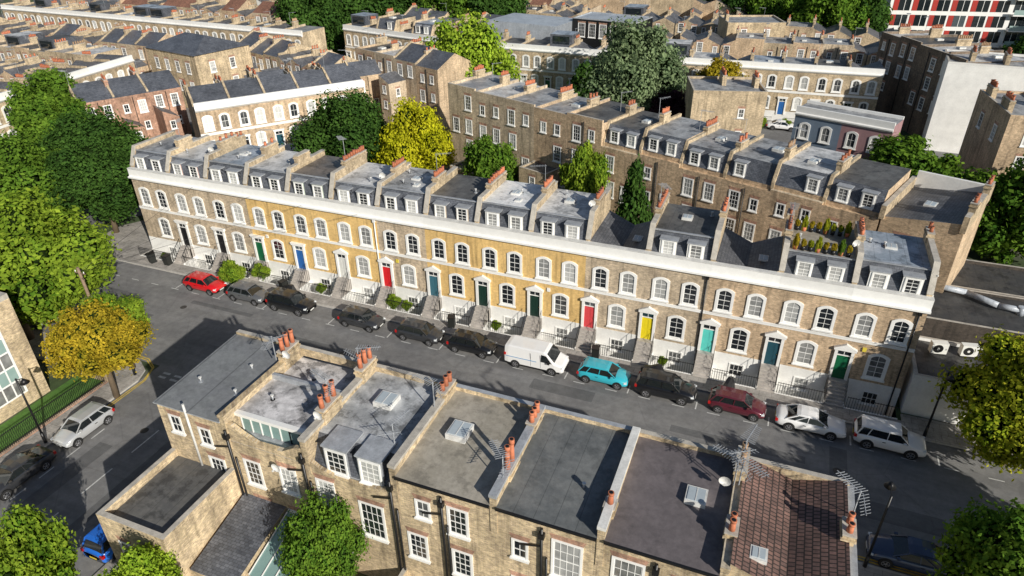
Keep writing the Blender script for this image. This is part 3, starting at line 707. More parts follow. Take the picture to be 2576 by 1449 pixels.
for a_,c_ in zip(pts,pts[1:]): b.cyl(a_,c_,.24,.24,10,ZINC)
b.cyl((80.5,9.9,4.0),(80.5,9.9,4.7),.28,.28,10,ZINC); b.cyl((74,12.0,4.0),(74,12.0,4.7),.28,.28,10,ZINC)
O("ventilation_duct",b.mesh("duct"),None,label="silver ventilation duct bending across a flat roof",category="duct")
# ------------------------------------------------------------------ near row (rear walls towards camera)
FX=[30.9,35.6,40.8,46.0,51.3,56.4,61.6,66.4]; YN,YF=-26.5,-19.6; ZR=8.8
froofs=[R_PLAIN,R_STAIN,R_STAIN2,R_TAUPE,R_FELT,R_PURP,TILE]
flabs=["yellow brick end house with plain grey flat roof","yellow brick house with stained split-level flat roof","yellow brick house with grey roof and rear dormers","yellow brick house with taupe flat roof and skylight","yellow brick house with dark felt seamed roof","yellow brick house with dark purple felt roof","yellow brick house with clay tiled valley roof"]
FH=[]
for i in range(7):
    x0,x1=FX[i],FX[i+1]; w=x1-x0
    h=E("terraced_house",(x0,YN,0),label=flabs[i],category="house",group="houses in the yellow brick terrace"); FH.append(h)
    d=YF-YN; b=MB(); top=ZR if i!=2 else 7.2
    b.box(0,w,0,d,-.05,top if i not in(1,) else 7.6,BR_STOCK,top=LEAD); O("wall",b.mesh("wall"),h)
    b=MB()
    if i==0:
        b.prism([(-.12,ZR+.001),(d-.3,ZR+.001),(d-.3,ZR+.35),(-.12,ZR+.08)],-.1,w-.15,LEAD,'x',em={2:R_PLAIN})
    elif i==1:
        b.box(.15,w-.15,1.0,3.9,7.601,ZR+.15,R_STAIN); b.box(.15,w-.15,4.1,d-.3,7.601,ZR-.15,R_STAIN); b.box(.1,w-.1,3.9,4.1,7.601,ZR+.5,LEAD); b.box(.1,w-.1,.7,1.0,ZR+.0,ZR+.2,WHITE)
    elif i==2:
        b.prism([(.25,7.201),(d-.3,7.201),(d-.3,ZR+.2),(1.1,ZR+.2),(.25,7.4)],.15,w-.15,LEAD,'x',em={2:R_STAIN2,3:SLATE})
    elif i==6:
        b.prism([(.15,ZR-.6),(w-.15,ZR-.6),(w-.15,ZR+.75),(w*.5,ZR+.01),(.15,ZR+.75)],0.05,d-.3,BR_STOCK,'y',em={2:TILE,3:TILE})
    else:
        b.prism([(-.1,ZR+.001),(d-.3,ZR+.001),(d-.3,ZR+.3),(-.1,ZR+.05)],.16,w-.16,LEAD,'x',em={2:froofs[i]})
        b.box(.16,w-.16,-.2,-.1,ZR-.08,ZR+.05,BLACK)
    O("roof",b.mesh("roof"),h)
    b=MB(); b.box(0,w,d-.3,d,top,ZR+.55,BR_STOCK,top=STONE if i not in (3,4) else LEAD); O("front_parapet",b.mesh("parapet"),h)
    pm=[BR_STOCK,STONE,STONE,LEAD,WHITEG,BR_STOCK,LEAD][i]; hh=[.55,.65,.7,.75,.8,.6,.5][i]
    b=MB(); b.box(w-.17,w+.17,-.05,d-.31,7.0,ZR+hh-.201,BR_STOCK); b.box(w-.2,w+.2,-.1,d-.2,ZR+hh-.2,ZR+hh-.02,pm); 
    O("party_wall",b.mesh("party_wall"),h)
h=FH[0]
for x,z in ((1.1,7.9),(3.1,7.6)): O("window",W_RS(),h,(x,0,z-.3))
O("window",W_RE(),h,(3.4,0,4.9)); O("window",W_RE(),h,(3.4,0,2.2))
b=MB(); b.box(0,4.6,-5.2,-.001,-.05,4.9,BR_STOCK,top=R_DARK); b.box(0,4.6,-5.2,-4.9,4.901,5.4,BR_STOCK,top=STONE); b.box(0,.3,-4.9,0,4.901,5.4,BR_STOCK,top=STONE); b.box(4.3,4.6,-4.9,0,4.901,5.4,BR_STOCK,top=STONE)
e=O("rear_extension",b.mesh("ext"),h); O("window",W_RS(),e,(1.4,-5.2,3.2)); O("window",W_RE(),e,(3.2,-5.2,2.9))
b=MB(); b.cyl((0,-.1,4.9),(0,-.1,9.4),.07,.07,8,WHITEG); O("drainpipe",b.mesh("pipe"),h,(2.2,0,0))
for (x,y) in ((1.2,2.2),(3.2,4.2),(3.9,2.0)): vent(h,(x,y,ZR+.15))
h=FH[1]
b=MB(); b.box(.3,4.9,.95,.999,7.65,ZR+.0,GLASSG)
for k in range(8): b.box(.3+k*.64,.36+k*.64,.9,.95,7.65,ZR+.0,WHITE if k<5 else BLACK)
O("glazed_doors",b.mesh("glazing"),h)
b=MB(); b.prism([(0,7.6),(5.2,7.6),(5.2,8.7),(4.4,8.45),(3.6,7.95),(2,7.9),(1.1,8.3),(.5,8.7),(0,8.8)],0.02,.3,BR_STOCK,'y'); O("rear_parapet",b.mesh("parapet"),h)
O("window",W_RE(),h,(1.3,0,5.6)); O("window",W_RE(),h,(3.7,0,5.9)); O("window",W_RE(),h,(1.4,0,2.6)); O("window",W_RE(),h,(3.8,0,2.6)); O("satellite_dish",dish_mesh(),h,(3.3,-.35,7.0)); vent(h,(1.4,2.4,ZR+.12)); vent(h,(2.2,5,ZR-.18))
h=FH[2]
for x in (1.7,3.7):
    dd=O("dormer",dormer_mesh(LEAD,SLATE,1.5,1.4,1.75),h,(x,.28,7.3)); O("window",cached('wdo2',lambda:ringwin(1.25,1.55,0,.10,(3,4),prd=.06)),dd,(0,-.031,.85))
O("window",W_RE(),h,(.9,0,5.9)); O("window",W_FR(),h,(3.6,0,4.9)); O("window",W_RE(),h,(1.3,0,2.6))
b=MB(); b.prism([(0,7.2),(5.2,7.2),(5.2,7.9),(4.6,7.55),(3.5,7.32),(1.7,7.32),(.7,7.6),(0,8.1)],-.02,.2,BR_STOCK,'y',em={}); O("rear_parapet",b.mesh("parapet"),h)
skylight(h,(2.3,4.4,ZR+.2),1.1,1.1,.3)
h=FH[3]; O("window",W_RS(),h,(1.5,0,7.0)); O("window",W_RE(),h,(3.4,0,6.9)); O("window",W_RE(),h,(1.0,0,4.1)); O("window",W_RE(),h,(3.5,0,3.9)); skylight(h,(1.9,3.6,ZR+.17),1.1,1.2,.35)
h=FH[4]; O("window",W_RS(),h,(1.3,0,6.4)); O("window",W_FR(),h,(3.6,0,6.6)); O("window",W_RE(),h,(1.4,0,3.4)); O("window",W_RE(),h,(3.6,0,3.2)); vent(h,(3.6,2.4,ZR+.1))
h=FH[5]; O("window",W_FR(),h,(1.3,0,6.7)); O("window",W_RE(),h,(3.8,0,6.7)); skylight(h,(3.5,3.6,ZR+.17),.95,1.0,.25)
h=FH[6]; O("window",W_RE(),h,(1.3,0,6.4)); O("window",W_RE(),h,(3.5,0,6.4)); skylight(h,(1.2,1.2,ZR+.35),.7,.7,.2)
for i,xs in ((1,(.1,5.0)),(2,(5.0,)),(3,(2.6,)),(4,(2.4,)),(5,(2.5,))):
    for x in xs:
        b=MB(); b.cyl((0,-.12,0),(0,-.12,8.4),.07,.07,8,BLACK); b.cyl((.25,-.1,0),(.25,-.1,6.5),.055,.055,8,BLACK); b.box(-.15,.15,-.25,-.02,7.8,8.1,BLACK); b.beam((-.05,-.12,7.2),(-1.1,-.12,6.9),.05,BLACK)
        O("drainpipe",b.mesh("pipe"),FH[i],(x,0,0))
def fch(i,dx,y,l,n,hgt=.9,hh=.8,mat=POT,w=.5,z=ZR+.1,r=None):
    return O("chimney",chimney_mesh(w,l,hgt,n,BR_STOCK,hh,mat,i),FH[i],(FX[i+1]-FX[i]+dx,y-YN,z))
fch(0,0,-21.4,1.4,3,1.0,.8); fch(1,0,-21.2,1.5,3,1.0,.8); fch(1,0,-24.9,1.6,3,1.0,.9); fch(2,0,-21.2,1.3,3,.9,.6); fch(3,0,-25.0,1.1,2,.5,1.5)
fch(3,0,-21.6,1.2,3,.7,.7); fch(4,0,-25.4,.6,1,.6,.7); fch(5,0,-21.6,1.6,2,1.2,.7,POTD); fch(5,0,-25,1.0,2,.7,.5); fch(6,-.2,-23.5,1.0,2,.9,.5)
for i,y,dz in ((0,-21.8,.9),(1,-24,.9),(1,-21,.9),(2,-22,.7),(3,-25.3,.3),(5,-22.2,1.0),(5,-21.2,1.2),(6,-22,.6)):
    O("aerial",aerial_mesh(1),FH[i],(FX[i+1]-FX[i],y-YN,ZR+dz),rz=random.uniform(0,6),scale=(1,1,.8))
O("aerial",aerial_mesh(1),FH[5],(5.0,4.6,ZR+.6),rz=2.6,scale=(1,1,.8)); O("aerial",aerial_mesh(1),FH[2],(4.4,1.6,ZR+.2),rz=1.2,scale=(1,1,.7))
O("satellite_dish",dish_mesh(),FH[5],(4.6,4.4,ZR+.9)); O("satellite_dish",dish_mesh(),FH[1],(5.4,1.2,ZR+1.2)); O("satellite_dish",dish_mesh(),FH[0],(5.2,5,ZR+1.2))
b=MB(); b.box(0,3.6,-3.6,0,-.05,2.4,BR_STOCK,top=LEAD); b.prism([(-3.7,2.42),(0,2.42),(0,3.5)],-.05,3.65,GLASSG,'x')
for k in range(6): b.beam((k*.73,-3.7,2.46),(k*.73,-.02,3.54),.035,WHITE)
O("conservatory",b.mesh("conservatory"),FH[1],(3.2,0,0))
b=MB(); b.prism([(-4.6,-.05),(-.002,-.05),(-.002,3.6),(-4.6,2.5)],0,2.9,BR_STOCK,'x',em={2:SLATE}); O("rear_extension",b.mesh("ext"),FH[1],(.1,0,0))
b=MB(); b.box(0,2.6,-4,-.002,-.05,2.9,BR_STOCK,top=R_FELT); O("rear_extension",b.mesh("ext"),FH[4],(1,0,0)); O("rear_extension",b.mesh("ext"),FH[5],(2,0,0))
for x in FX[2:7]:
    b=MB(); b.box(-.12,.12,-10,-.001,-.05,1.9,BR_STOCK,top=STONE); O("garden_wall",b.mesh("gw"),None,(x,YN,0),label="yellow brick garden wall between back yards",category="wall",group="garden walls behind houses")
# ------------------------------------------------------------------ corner building, fence, pole
o=block("corner_building",(-6,-36),0,17.5,14.8,8.4,BR_STOCK,R_GREY,"pale brick building with tall white-framed windows","building",parapet=.4,para_mat=STONE)
def tallwin():
    b=MB(); b.box(-1.55,1.55,-.08,-.002,-3.1,3.1,WHITE)
    for k in range(4):
        for j in range(5):
            b.box(-1.4+k*.72,-.80+k*.72,-.10,-.081,-2.95+j*1.2,-1.9+j*1.2,GLASSG if j%2 else GLASS)
    return b.mesh("window")
tw=tallwin()
for y in (3,7.2,11.8): O("window",tw,o,(17.5,y,4.2),math.pi/2)
b=MB(); y=0
while y<16: b.box(-.012,.012,y-.012,y+.012,0,1.35,BLACK); y+=.14
b.box(-.02,.02,0,16,1.22,1.27,BLACK); b.box(-.02,.02,0,16,.15,.2,BLACK); b.box(-.14,.14,0,16.2,-.15,.0,BR_RED)
O("iron_fence",b.mesh("fence"),None,(14.8,-35,.15),label="black iron railing fence beside a small lawn",category="fence")
b=MB(); b.box(-3.2,.15,0,.25,-.05,.8,BR_STOCK,top=STONE); O("low_garden_wall",b.mesh("wall"),None,(14.8,-18.85,0),0,label="low brick garden wall at the street corner",category="wall")
b=MB(); b.cyl((0,0,0),(-.3,0,8.2),.16,.11,10,WOOD); b.beam((-.8,0,7.7),(.3,0,7.7),.05,WOOD); b.beam((-.8,.2,7.3),(.3,-.2,7.3),.05,WOOD)
for k in (-.7,-.3,.2): b.cyl((k,0,7.75),(k,0,7.9),.04,.03,6,WHITE)
for (tx,ty) in ((-4,16.1),(3,16.1),(9,16.1),(15,16.1)): b.cyl((-.3,0,7.8),(tx,ty,8.3),.012,.012,4,BLACK)
O("telegraph_pole",b.mesh("pole"),None,(12.2,-16.0,.1),label="leaning wooden telegraph pole with overhead wires",category="pole")
def lamp_mesh():
    b=MB(); b.cyl((0,0,0),(0,0,.9),.12,.10,10,BLACK); b.cyl((0,0,.9),(0,0,5.6),.075,.06,10,BLACK)
    b.beam((0,0,5.5),(0,.8,5.85),.04,BLACK); b.cyl((0,.8,5.8),(0,.8,5.5),.07,.32,12,BLACK); return b.mesh("lamp_post")
lm=lamp_mesh()
b=MB(); b.cyl((0,.8,5.5),(0,.8,5.35),.24,.14,12,WHITEG); lgm=b.mesh("lamp_glass")
for (x,y,rz) in ((16.6,-25.5,-1.57),(73.6,-2.9,3.14),(69.3,-15.9,0),(31.6,-16.2,0.6),(16.2,-17.4,0)):
    o=E("street_lamp",(x,y,.12),rz,label="black street lamp with bell-shaped lantern on pavement",category="street lamp",group="street lamps along the streets")
    O("post",lm,o); O("lantern",lgm,o)
# ------------------------------------------------------------------ trees
def crown(key,seed,nl,nleaf,ls,shape='round',core=.66):
    rs=np.random.RandomState(seed); C=[];Rr=[]
    if shape=='round':
        for i in range(nl):
            d=rs.normal(size=3); d/=np.linalg.norm(d); rr=rs.uniform(.5,.9)
            c=d*rr; c[2]=c[2]*.9; C.append(c); Rr.append(rs.uniform(.13,.34)*(1.2-.35*rr))
        C.append(np.array([0,0,-.05])); Rr.append(.5)
    elif shape=='tall':
        for i in range(nl):
            t=rs.uniform(-1,1); a=rs.uniform(0,6.28); rad=(1-t)*.5*.55+.08
            C.append(np.array([math.cos(a)*rad,math.sin(a)*rad,t])); Rr.append(.16+.16*(1-t)*.6+rs.uniform(0,.06))
    C=np.array(C);Rr=np.array(Rr)
    N=int(nleaf*1.7); pr=Rr**2/np.sum(Rr**2); li=rs.choice(len(C),N,p=pr)
    d=rs.normal(size=(N,3)); d/=np.linalg.norm(d,axis=1)[:,None]
    rad=1+rs.normal(size=N)*.24-.04
    # lumpy surface so that clumps do not read as spheres
    rad+=.16*np.sin(d[:,0]*5+li)*np.sin(d[:,1]*6+li*2.1)+.1*np.sin(d[:,2]*9+li*.7)
    P=C[li]+d*(Rr[li]*rad)[:,None]
    dist=np.linalg.norm(P[:,None,:]-C[None],axis=2)/Rr[None]; dist[np.arange(N),li]=9
    keep=dist.min(axis=1)>.8; P=P[keep][:nleaf];d=d[keep][:nleaf];li=li[keep][:nleaf];rad=rad[keep][:nleaf]; n=len(P)
    nr=d+rs.normal(size=(n,3))*.55+np.array([0,0,.2]); nr/=np.linalg.norm(nr,axis=1)[:,None]
    t=np.cross(nr,rs.normal(size=(n,3))); t/=np.linalg.norm(t,axis=1)[:,None]; bt=np.cross(nr,t)
    s=ls*rs.uniform(.6,1.5,size=n)[:,None]
    V=np.stack([P-t*s-bt*s*.25,P+bt*s*.62,P+t*s,P-bt*s*.62],1).reshape(-1,3)
    Fc=np.arange(n*4).reshape(-1,4)
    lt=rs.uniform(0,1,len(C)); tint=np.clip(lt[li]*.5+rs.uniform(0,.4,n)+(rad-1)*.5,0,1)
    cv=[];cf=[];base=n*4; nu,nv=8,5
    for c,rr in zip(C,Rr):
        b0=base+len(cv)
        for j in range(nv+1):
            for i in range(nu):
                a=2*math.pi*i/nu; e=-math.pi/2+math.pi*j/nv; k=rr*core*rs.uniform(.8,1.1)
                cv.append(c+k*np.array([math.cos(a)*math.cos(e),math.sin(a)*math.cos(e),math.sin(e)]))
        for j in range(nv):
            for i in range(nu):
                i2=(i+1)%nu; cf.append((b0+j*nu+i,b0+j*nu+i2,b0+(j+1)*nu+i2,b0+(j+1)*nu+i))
    V=np.concatenate([V,np.array(cv)]); nf=n+len(cf)
    me=D.meshes.new("crown"); me.vertices.add(len(V)); me.vertices.foreach_set("co",V.astype(np.float32).ravel())
    loops=np.concatenate([Fc.ravel(),np.array(cf).ravel()]).astype(np.int32)
    me.loops.add(len(loops)); me.loops.foreach_set("vertex_index",loops)
    me.polygons.add(nf); me.polygons.foreach_set("loop_start",np.arange(0,nf*4,4,dtype=np.int32)); me.polygons.foreach_set("loop_total",np.full(nf,4,dtype=np.int32))
    me.update(calc_edges=True)
    at=me.attributes.new("tint",'FLOAT','POINT'); tv=np.concatenate([np.repeat(tint,4),np.zeros(len(cv))]).astype(np.float32); at.data.foreach_set("value",tv)
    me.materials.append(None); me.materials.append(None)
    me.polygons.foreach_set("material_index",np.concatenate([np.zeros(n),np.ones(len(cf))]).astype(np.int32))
    me.update(); return me
CR=[crown('a',11,50,13000,.045),crown('b',12,44,13000,.047),crown('c',13,58,15000,.041),crown('f',15,74,28000,.031)]
CT=[crown('t',14,40,8000,.055,'tall')]
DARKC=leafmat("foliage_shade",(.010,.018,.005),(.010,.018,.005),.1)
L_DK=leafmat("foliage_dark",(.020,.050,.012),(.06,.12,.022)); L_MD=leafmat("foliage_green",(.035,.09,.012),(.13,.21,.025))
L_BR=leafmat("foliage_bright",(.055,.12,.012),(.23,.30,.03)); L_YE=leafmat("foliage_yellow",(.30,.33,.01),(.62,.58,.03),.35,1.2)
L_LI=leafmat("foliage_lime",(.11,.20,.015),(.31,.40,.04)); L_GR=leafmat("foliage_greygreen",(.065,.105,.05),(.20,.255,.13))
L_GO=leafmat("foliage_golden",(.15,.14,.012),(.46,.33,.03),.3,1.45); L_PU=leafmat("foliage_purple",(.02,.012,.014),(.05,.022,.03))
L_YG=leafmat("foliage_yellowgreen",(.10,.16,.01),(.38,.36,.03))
def trunk_mesh():
    b=MB(); b.cyl((0,0,0),(.02,.0,.45),.045,.032,9,BARK); b.cyl((.02,0,.45),(0,.02,.8),.032,.02,8,BARK)
    for k in range(7):
        a=k*.95; z=.38+k*.04; b.cyl((.01,0,z),(math.cos(a)*.26,math.sin(a)*.26,z+.26),.018,.006,6,BARK)
    return b.mesh("trunk")
TM=trunk_mesh()
def tree(x,y,zc,rx,rz_,mat,lab,ci=None,shape='round',name="tree",off=(0,0),ry=None,tr=1.0):
    o=E(name,(x,y,0),label=lab,category="tree",group="trees along streets and gardens")
    H=zc+rz_*.3
    O("trunk",TM,o,(0,0,-.02),scale=(H*tr,H*tr,H*1.1),rz=random.uniform(0,6))
    me=(CT[0] if shape=='tall' else CR[ci if ci is not None else random.randint(0,2)])
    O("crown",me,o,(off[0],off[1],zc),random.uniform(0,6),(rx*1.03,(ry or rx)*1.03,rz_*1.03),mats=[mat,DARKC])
    return o
tree(3.5,-16.8,7.0,6.2,5.4,L_BR,"large bright green street tree on the pavement",3,off=(-.8,2.2))
tree(-9,-16.8,7.2,6,5.5,L_BR,"large bright green street tree beside the road",3,off=(0,2))
tree(-14,-1.5,6.4,6.3,5.5,L_MD,"broad green tree by the street corner",3,off=(-1,-1))
tree(-7.1,1.6,6.4,4.9,4.6,L_DK,"dark green street tree with visible trunk",3,off=(-.8,.4))
tree(-15,8,6.5,6.0,5,L_DK,"dense dark green tree beside the side street",3)
tree(-38,20,7,5,4.8,L_MD,"green garden tree beside the terrace",0)
tree(-31,15,6,4.5,4.3,L_MD,"green tree beside red brick houses",1)
tree(8.6,25.6,5.8,6.2,5.6,L_DK,"dense dark green tree by the terrace gardens",3)
tree(18.0,26.5,5.3,4.6,5.8,L_YE,"vivid yellow leafed tree by the terrace gardens",3)
tree(9.8,60,7.4,8.0,8.2,L_LI,"tall lime green tree by white-trimmed terrace",3)
tree(38,60.5,8.0,7.2,8.4,L_GR,"tall grey-green tree between the terraces",3)
tree(31,57.5,4.2,4.6,4.8,L_DK,"dark conifer between the terraces",None,'tall')
tree(45.5,55,4,4.2,3.8,L_PU,"dark purple leafed garden tree",1)
tree(50.5,67,6.0,3.6,4.2,L_GO,"autumn coloured tree beside pale terrace",0)
tree(-38,84,8,6.6,7.5,L_DK,"dark green tree between the terraces",0); tree(-44,91,8,7,7.5,L_DK,"dark green tree between the terraces",2)
for (x,y) in ((-34,100),(-24,104),(-14,103),(-4,105),(-40,112),(-28,118),(-12,125)): tree(x,y,9,7.5,7.5,random.choice([L_DK,L_DK,L_MD]),"large dark green tree among the houses")
for (x,y) in ((46,146),(54,141),(62,139),(68,142),(60,152),(66,128),(118,150),(122,135),(36,152),(72,132)): tree(x,y,7.5,7,7.5,random.choice([L_DK,L_MD]),"large green tree close to modern flats")
tree(98,98,6,5,6,L_DK,"large green tree close to modern flats",1); tree(104,112,5,5,5,L_MD,"large green tree close to modern flats",1)
tree(17.0,-19.9,5.2,3.1,2.9,L_GO,"golden autumn street tree by railings",3,tr=.9)
tree(15.3,-16.8,4.8,2.3,2.4,L_BR,"small green street tree by corner",2)
tree(29.4,-34.8,4.2,2.0,3.4,L_BR,"leafy green tree beside the kerb",2,'round')
tree(34.9,-33.1,3.7,1.7,2.3,L_LI,"leafy green shrub tree in back yard",2)
tree(42.4,-28.4,4.2,1.95,3.4,L_MD,"climbing green tree against brick rear wall",3)
tree(78.0,-3.9,5.4,4.1,4.2,L_YG,"yellow-green street tree on pavement",3)
tree(75.5,-18.5,5.0,3.8,3.6,L_MD,"dark green street tree beside parked car",3)
tree(84,-17.8,6.5,5,4.6,L_MD,"green street tree further along pavement",2)
tree(29.5,24.0,4.2,3.4,4.2,L_MD,"green garden tree beside brick walls",0)
tree(41.6,22.0,5.0,2.6,5.0,L_BR,"climber covered tree beside rear walls",1)
tree(48.2,16.5,4.4,2.5,5.0,L_DK,"dark conifer in back garden",None,'tall')
tree(75,38,4.6,5.5,4.2,L_MD,"green garden tree beside rendered houses",0); tree(67,32,3.0,3.2,3.0,L_MD,"green garden tree beside rendered houses",2)
tree(83,29,5.2,5.2,5.4,L_MD,"large green garden tree near brick buildings",2)
tree(89,34,5.6,5,5.5,L_MD,"large green garden tree near brick buildings",1)
for k in range(60):
    x=random.uniform(2,70); y=9+random.random()*max(1,(28-.34*x)-9)
    r=random.uniform(.7,1.9)
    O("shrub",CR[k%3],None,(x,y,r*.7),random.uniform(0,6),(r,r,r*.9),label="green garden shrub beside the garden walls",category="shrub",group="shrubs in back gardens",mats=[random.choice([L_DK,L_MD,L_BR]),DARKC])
for (x,y,r) in ((12.9,-2.3,1.25),(15.2,-.9,.9),(22.4,-1.1,.5),(30.2,-.9,.7),(31.6,-.9,.5),(40.5,-1,.45),(55,-1,.4),(3,-1.2,.4),(66.5,50,2),(64,43,1.6),(75,50,2),(70,43,1.5),(57,66,1.2),(66,67,1),(70,67,1.5),(61,67,.9)):
    O("shrub",CR[1],None,(x,y,r*.7+.1),0,(r,r,r*1.1),label="small green shrub near house railings",category="shrub",group="shrubs near houses",mats=[L_BR,DARKC])
h14=(13*MW)
for k in range(16):
    x=h14+.6+(k%8)*.5; y=1.6+(k//8)*3.4
    o=E("potted_plant",(x,y,ZT-.12),label="potted plant standing on roof terrace",category="plant",group="pots on the roof terrace")
    b=MB(); b.cyl((0,0,0),(0,0,.32),.14,.18,10,BLACK if k%3 else POT); O("pot",b.mesh("pot"),o)
    O("foliage",CR[0],o,(0,0,.6),k,(.22,.22,.3+.4*(k%3==0)),mats=[random.choice([L_YG,L_GO,L_MD,L_GO]),DARKC])
for k in range(10):
    x=4.8*k*1.45+3; b=MB(); b.box(-.11,.11,6.6,max(9,30-.38*x-3),-.05,1.9,BR_BROWN,top=STONE); O("garden_wall",b.mesh("gw"),None,(x,0,0),label="brown brick garden wall between back gardens",category="wall",group="garden walls behind houses")
for (x,y,w_,d_,hh,m) in ((52.5,14.5,3,4,5.2,BR_TAN),(33,24,4,3.5,5.0,BR_TAN),(24,24,4,4,4,BR_BROWN),(35,19,3,3,3,WHITE2),(60,12,3,4,3.4,BR_BROWN),(37,22.4,2.4,2.4,3.2,WHITE2)):
    block("garden_outbuilding",(x,y),MA,w_,d_,hh,m,R_DARK,"small flat-roofed outbuilding in back garden","building",[(RS,w_/2,0,hh-1.2,0)],parapet=.2)
# ------------------------------------------------------------------ cars
RUB=M("tyre_rubber",(.02,.02,.02),.8,.1,3); RIM=M("alloy_rim",(.5,.5,.52),.3,.1,3,metal=.8); CGL=M("car_glass",(.012,.016,.018),.04,.05,1,spec=.9)
HL=M("headlight_lens",(.75,.78,.8),.1,.05,3); TL=M("tail_light_red",(.45,.01,.01),.2,.05,3); PLW=M("number_plate_white",(.75,.75,.72),.4,.05,3); PLY=M("number_plate_yellow",(.75,.55,.05),.4,.05,3)
def paint(name,c,metal=.25):
    m=M("car_paint_"+name,c,.28,.03,1,metal=metal,rand=0); b=m.node_tree.nodes["Principled BSDF"]; b.inputs["Coat Weight"].default_value=.8; b.inputs["Coat Roughness"].default_value=.05; return m
T={'hatch':dict(L=4.0,W=1.74,H=1.48,belt=.94,hood=.86,g=(-1.88,-1.45,.35,1.08),wr=.31,wb=1.24),
 'suv':dict(L=4.45,W=1.84,H=1.68,belt=1.06,hood=1.0,g=(-2.08,-1.75,.42,1.10),wr=.36,wb=1.33),
 'saloon':dict(L=4.65,W=1.80,H=1.42,belt=.92,hood=.84,g=(-1.72,-.85,.28,1.15),wr=.33,wb=1.36)}
def car_meshes(t,pm):
    q=T[t]; L_=q['L']/2; w=q['W']/2; bz=q['belt']; hz=q['hood']; g=q['g']
    b=MB()
    st=[(-L_,.38,bz-.22,w*.80),(-L_+.07,.27,bz-.06,w*.90),(-L_+.35,.24,bz,w*.975),(-1.1,.22,bz+.02,w),(0,.22,bz,w),(g[3]-.1,.22,bz-.01,w),(g[3]+.15,.22,(bz+hz)/2+.02,w*.995),(L_-.45,.23,hz-.04,w*.965),(L_-.15,.25,hz-.13,w*.90),(L_-.02,.30,hz-.27,w*.80),(L_,.36,hz-.36,w*.72)]
    rings=[]
    for (x,zl,zb,ww) in st:
        rings.append([(x,-ww*.86,zl),(x,-ww*.985,zl+.14),(x,-ww,(zl+zb)/2+.04),(x,-ww*.965,zb-.1),(x,-ww*.88,zb-.01),(x,-ww*.4,zb+.035),(x,ww*.4,zb+.035),(x,ww*.88,zb-.01),(x,ww*.965,zb-.1),(x,ww,(zl+zb)/2+.04),(x,ww*.985,zl+.14),(x,ww*.86,zl)])
    n=12; base=len(b.v)
    for r_ in rings: b.v+=r_
    mi=b.mi(pm); md=b.mi(BLACK)
    for i in range(len(rings)-1):
        for k in range(n):
            k2=(k+1)%n; b.f.append((base+i*n+k,base+(i+1)*n+k,base+(i+1)*n+k2,base+i*n+k2)[::-1]); b.m.append(md if k==n-1 or (k in(0,10)) else mi); b.sm.append(True)
    b.f.append(tuple(base+k for k in range(n))); b.m.append(mi); b.sm.append(True)
    e=base+(len(rings)-1)*n; b.f.append(tuple(e+k for k in range(n))[::-1]); b.m.append(mi); b.sm.append(True)
    for sx in (-q['wb'],q['wb']):
        for sy in (-1,1): b.cyl((sx,sy*(w-.12),q['wr']+.02),(sx,sy*(w+.004),q['wr']+.02),q['wr']+.06,q['wr']+.06,18,BLACK)
    b.box(L_-.06,L_+.012,-.42,.42,.36,.5,BLACK)
    b.box(-.5,-.3,-w-.015,-w+.02,bz-.2,bz-.17,BLACK); b.box(-.5,-.3,w-.02,w+.015,bz-.2,bz-.17,BLACK)
    H=q['H']; wl=w*.87; wu=w*.70
    R_=[]
    for x,ww,z in ((g[1]-.16,wu*.93,H-.10),(g[1]+.10,wu*1.02,H-.02),((g[1]+g[2])/2,wu*1.05,H+.01),(g[2]-.1,wu*1.02,H-.02),(g[2]+.12,wu*.96,H-.075)):
        R_.append([(x,-ww*1.02,z-.09),(x,-ww*.88,z-.01),(x,0,z+.03),(x,ww*.88,z-.01),(x,ww*1.02,z-.09)])
    for a_,c_ in zip(R_,R_[1:]):
        for k in range(4): b.face([a_[k],c_[k],c_[k+1],a_[k+1]],pm,True)
    for sy in (-1,1):
        for (x0,x1,t_) in ((g[3],g[2]+.06,.035),(g[0],g[1]-.06,.05),(-.25,-.2,.035),(g[0]+.62,g[1]+.5,.04)):
            b.beam((x0,sy*(wl-.0),bz-.02),(x1,sy*(wu+.01),H-.1),t_,pm)
        b.beam((g[1]-.08,sy*wu*.99,H-.09),(g[2]+.08,sy*wu*.99,H-.09),.04,pm)
        b.box(g[3]-.38,g[3]-.2,sy*(w+.02)-.08,sy*(w+.02)+.08,bz,bz+.13,pm)
    body=b.mesh("body")
    gl=MB(); zb=bz-.03; zt=H-.14
    A=[(g[0],-wl,zb),(g[3],-wl,zb),(g[3],wl,zb),(g[0],wl,zb)]; B=[(g[1]-.04,-wu,zt),(g[2]+.06,-wu,zt),(g[2]+.06,wu,zt),(g[1]-.04,wu,zt)]
    for k in range(4):
        j=(k+1)%4; gl.face([A[k],A[j],B[j],B[k]],CGL)
    gl.face(B,CGL)
    return body,gl.mesh("windows")
def wheel_meshes(r_,wd=.2):
    def f():
        b=MB(); b.cyl((0,-wd/2,0),(0,wd/2,0),r_,r_,20,RUB); t=b.mesh("tyre")
        b=MB(); b.cyl((0,-wd/2-.012,0),(0,-wd/2,0),r_*.64,r_*.66,16,BLACK)
        for k in range(5):
            a=k*2*math.pi/5; b.beam((0,-wd/2-.02,0),(math.cos(a)*r_*.6,-wd/2-.02,math.sin(a)*r_*.6),.035,RIM)
        n=16
        for k in range(n):
            a=2*math.pi*k/n;c=2*math.pi*(k+1)/n; y=-wd/2-.016
            b.face([(math.cos(a)*r_*.58,y,math.sin(a)*r_*.58),(math.cos(c)*r_*.58,y,math.sin(c)*r_*.58),(math.cos(c)*r_*.68,y,math.sin(c)*r_*.68),(math.cos(a)*r_*.68,y,math.sin(a)*r_*.68)],RIM)
        return t,b.mesh("rim")
    return cached(('wheel',r_),f)
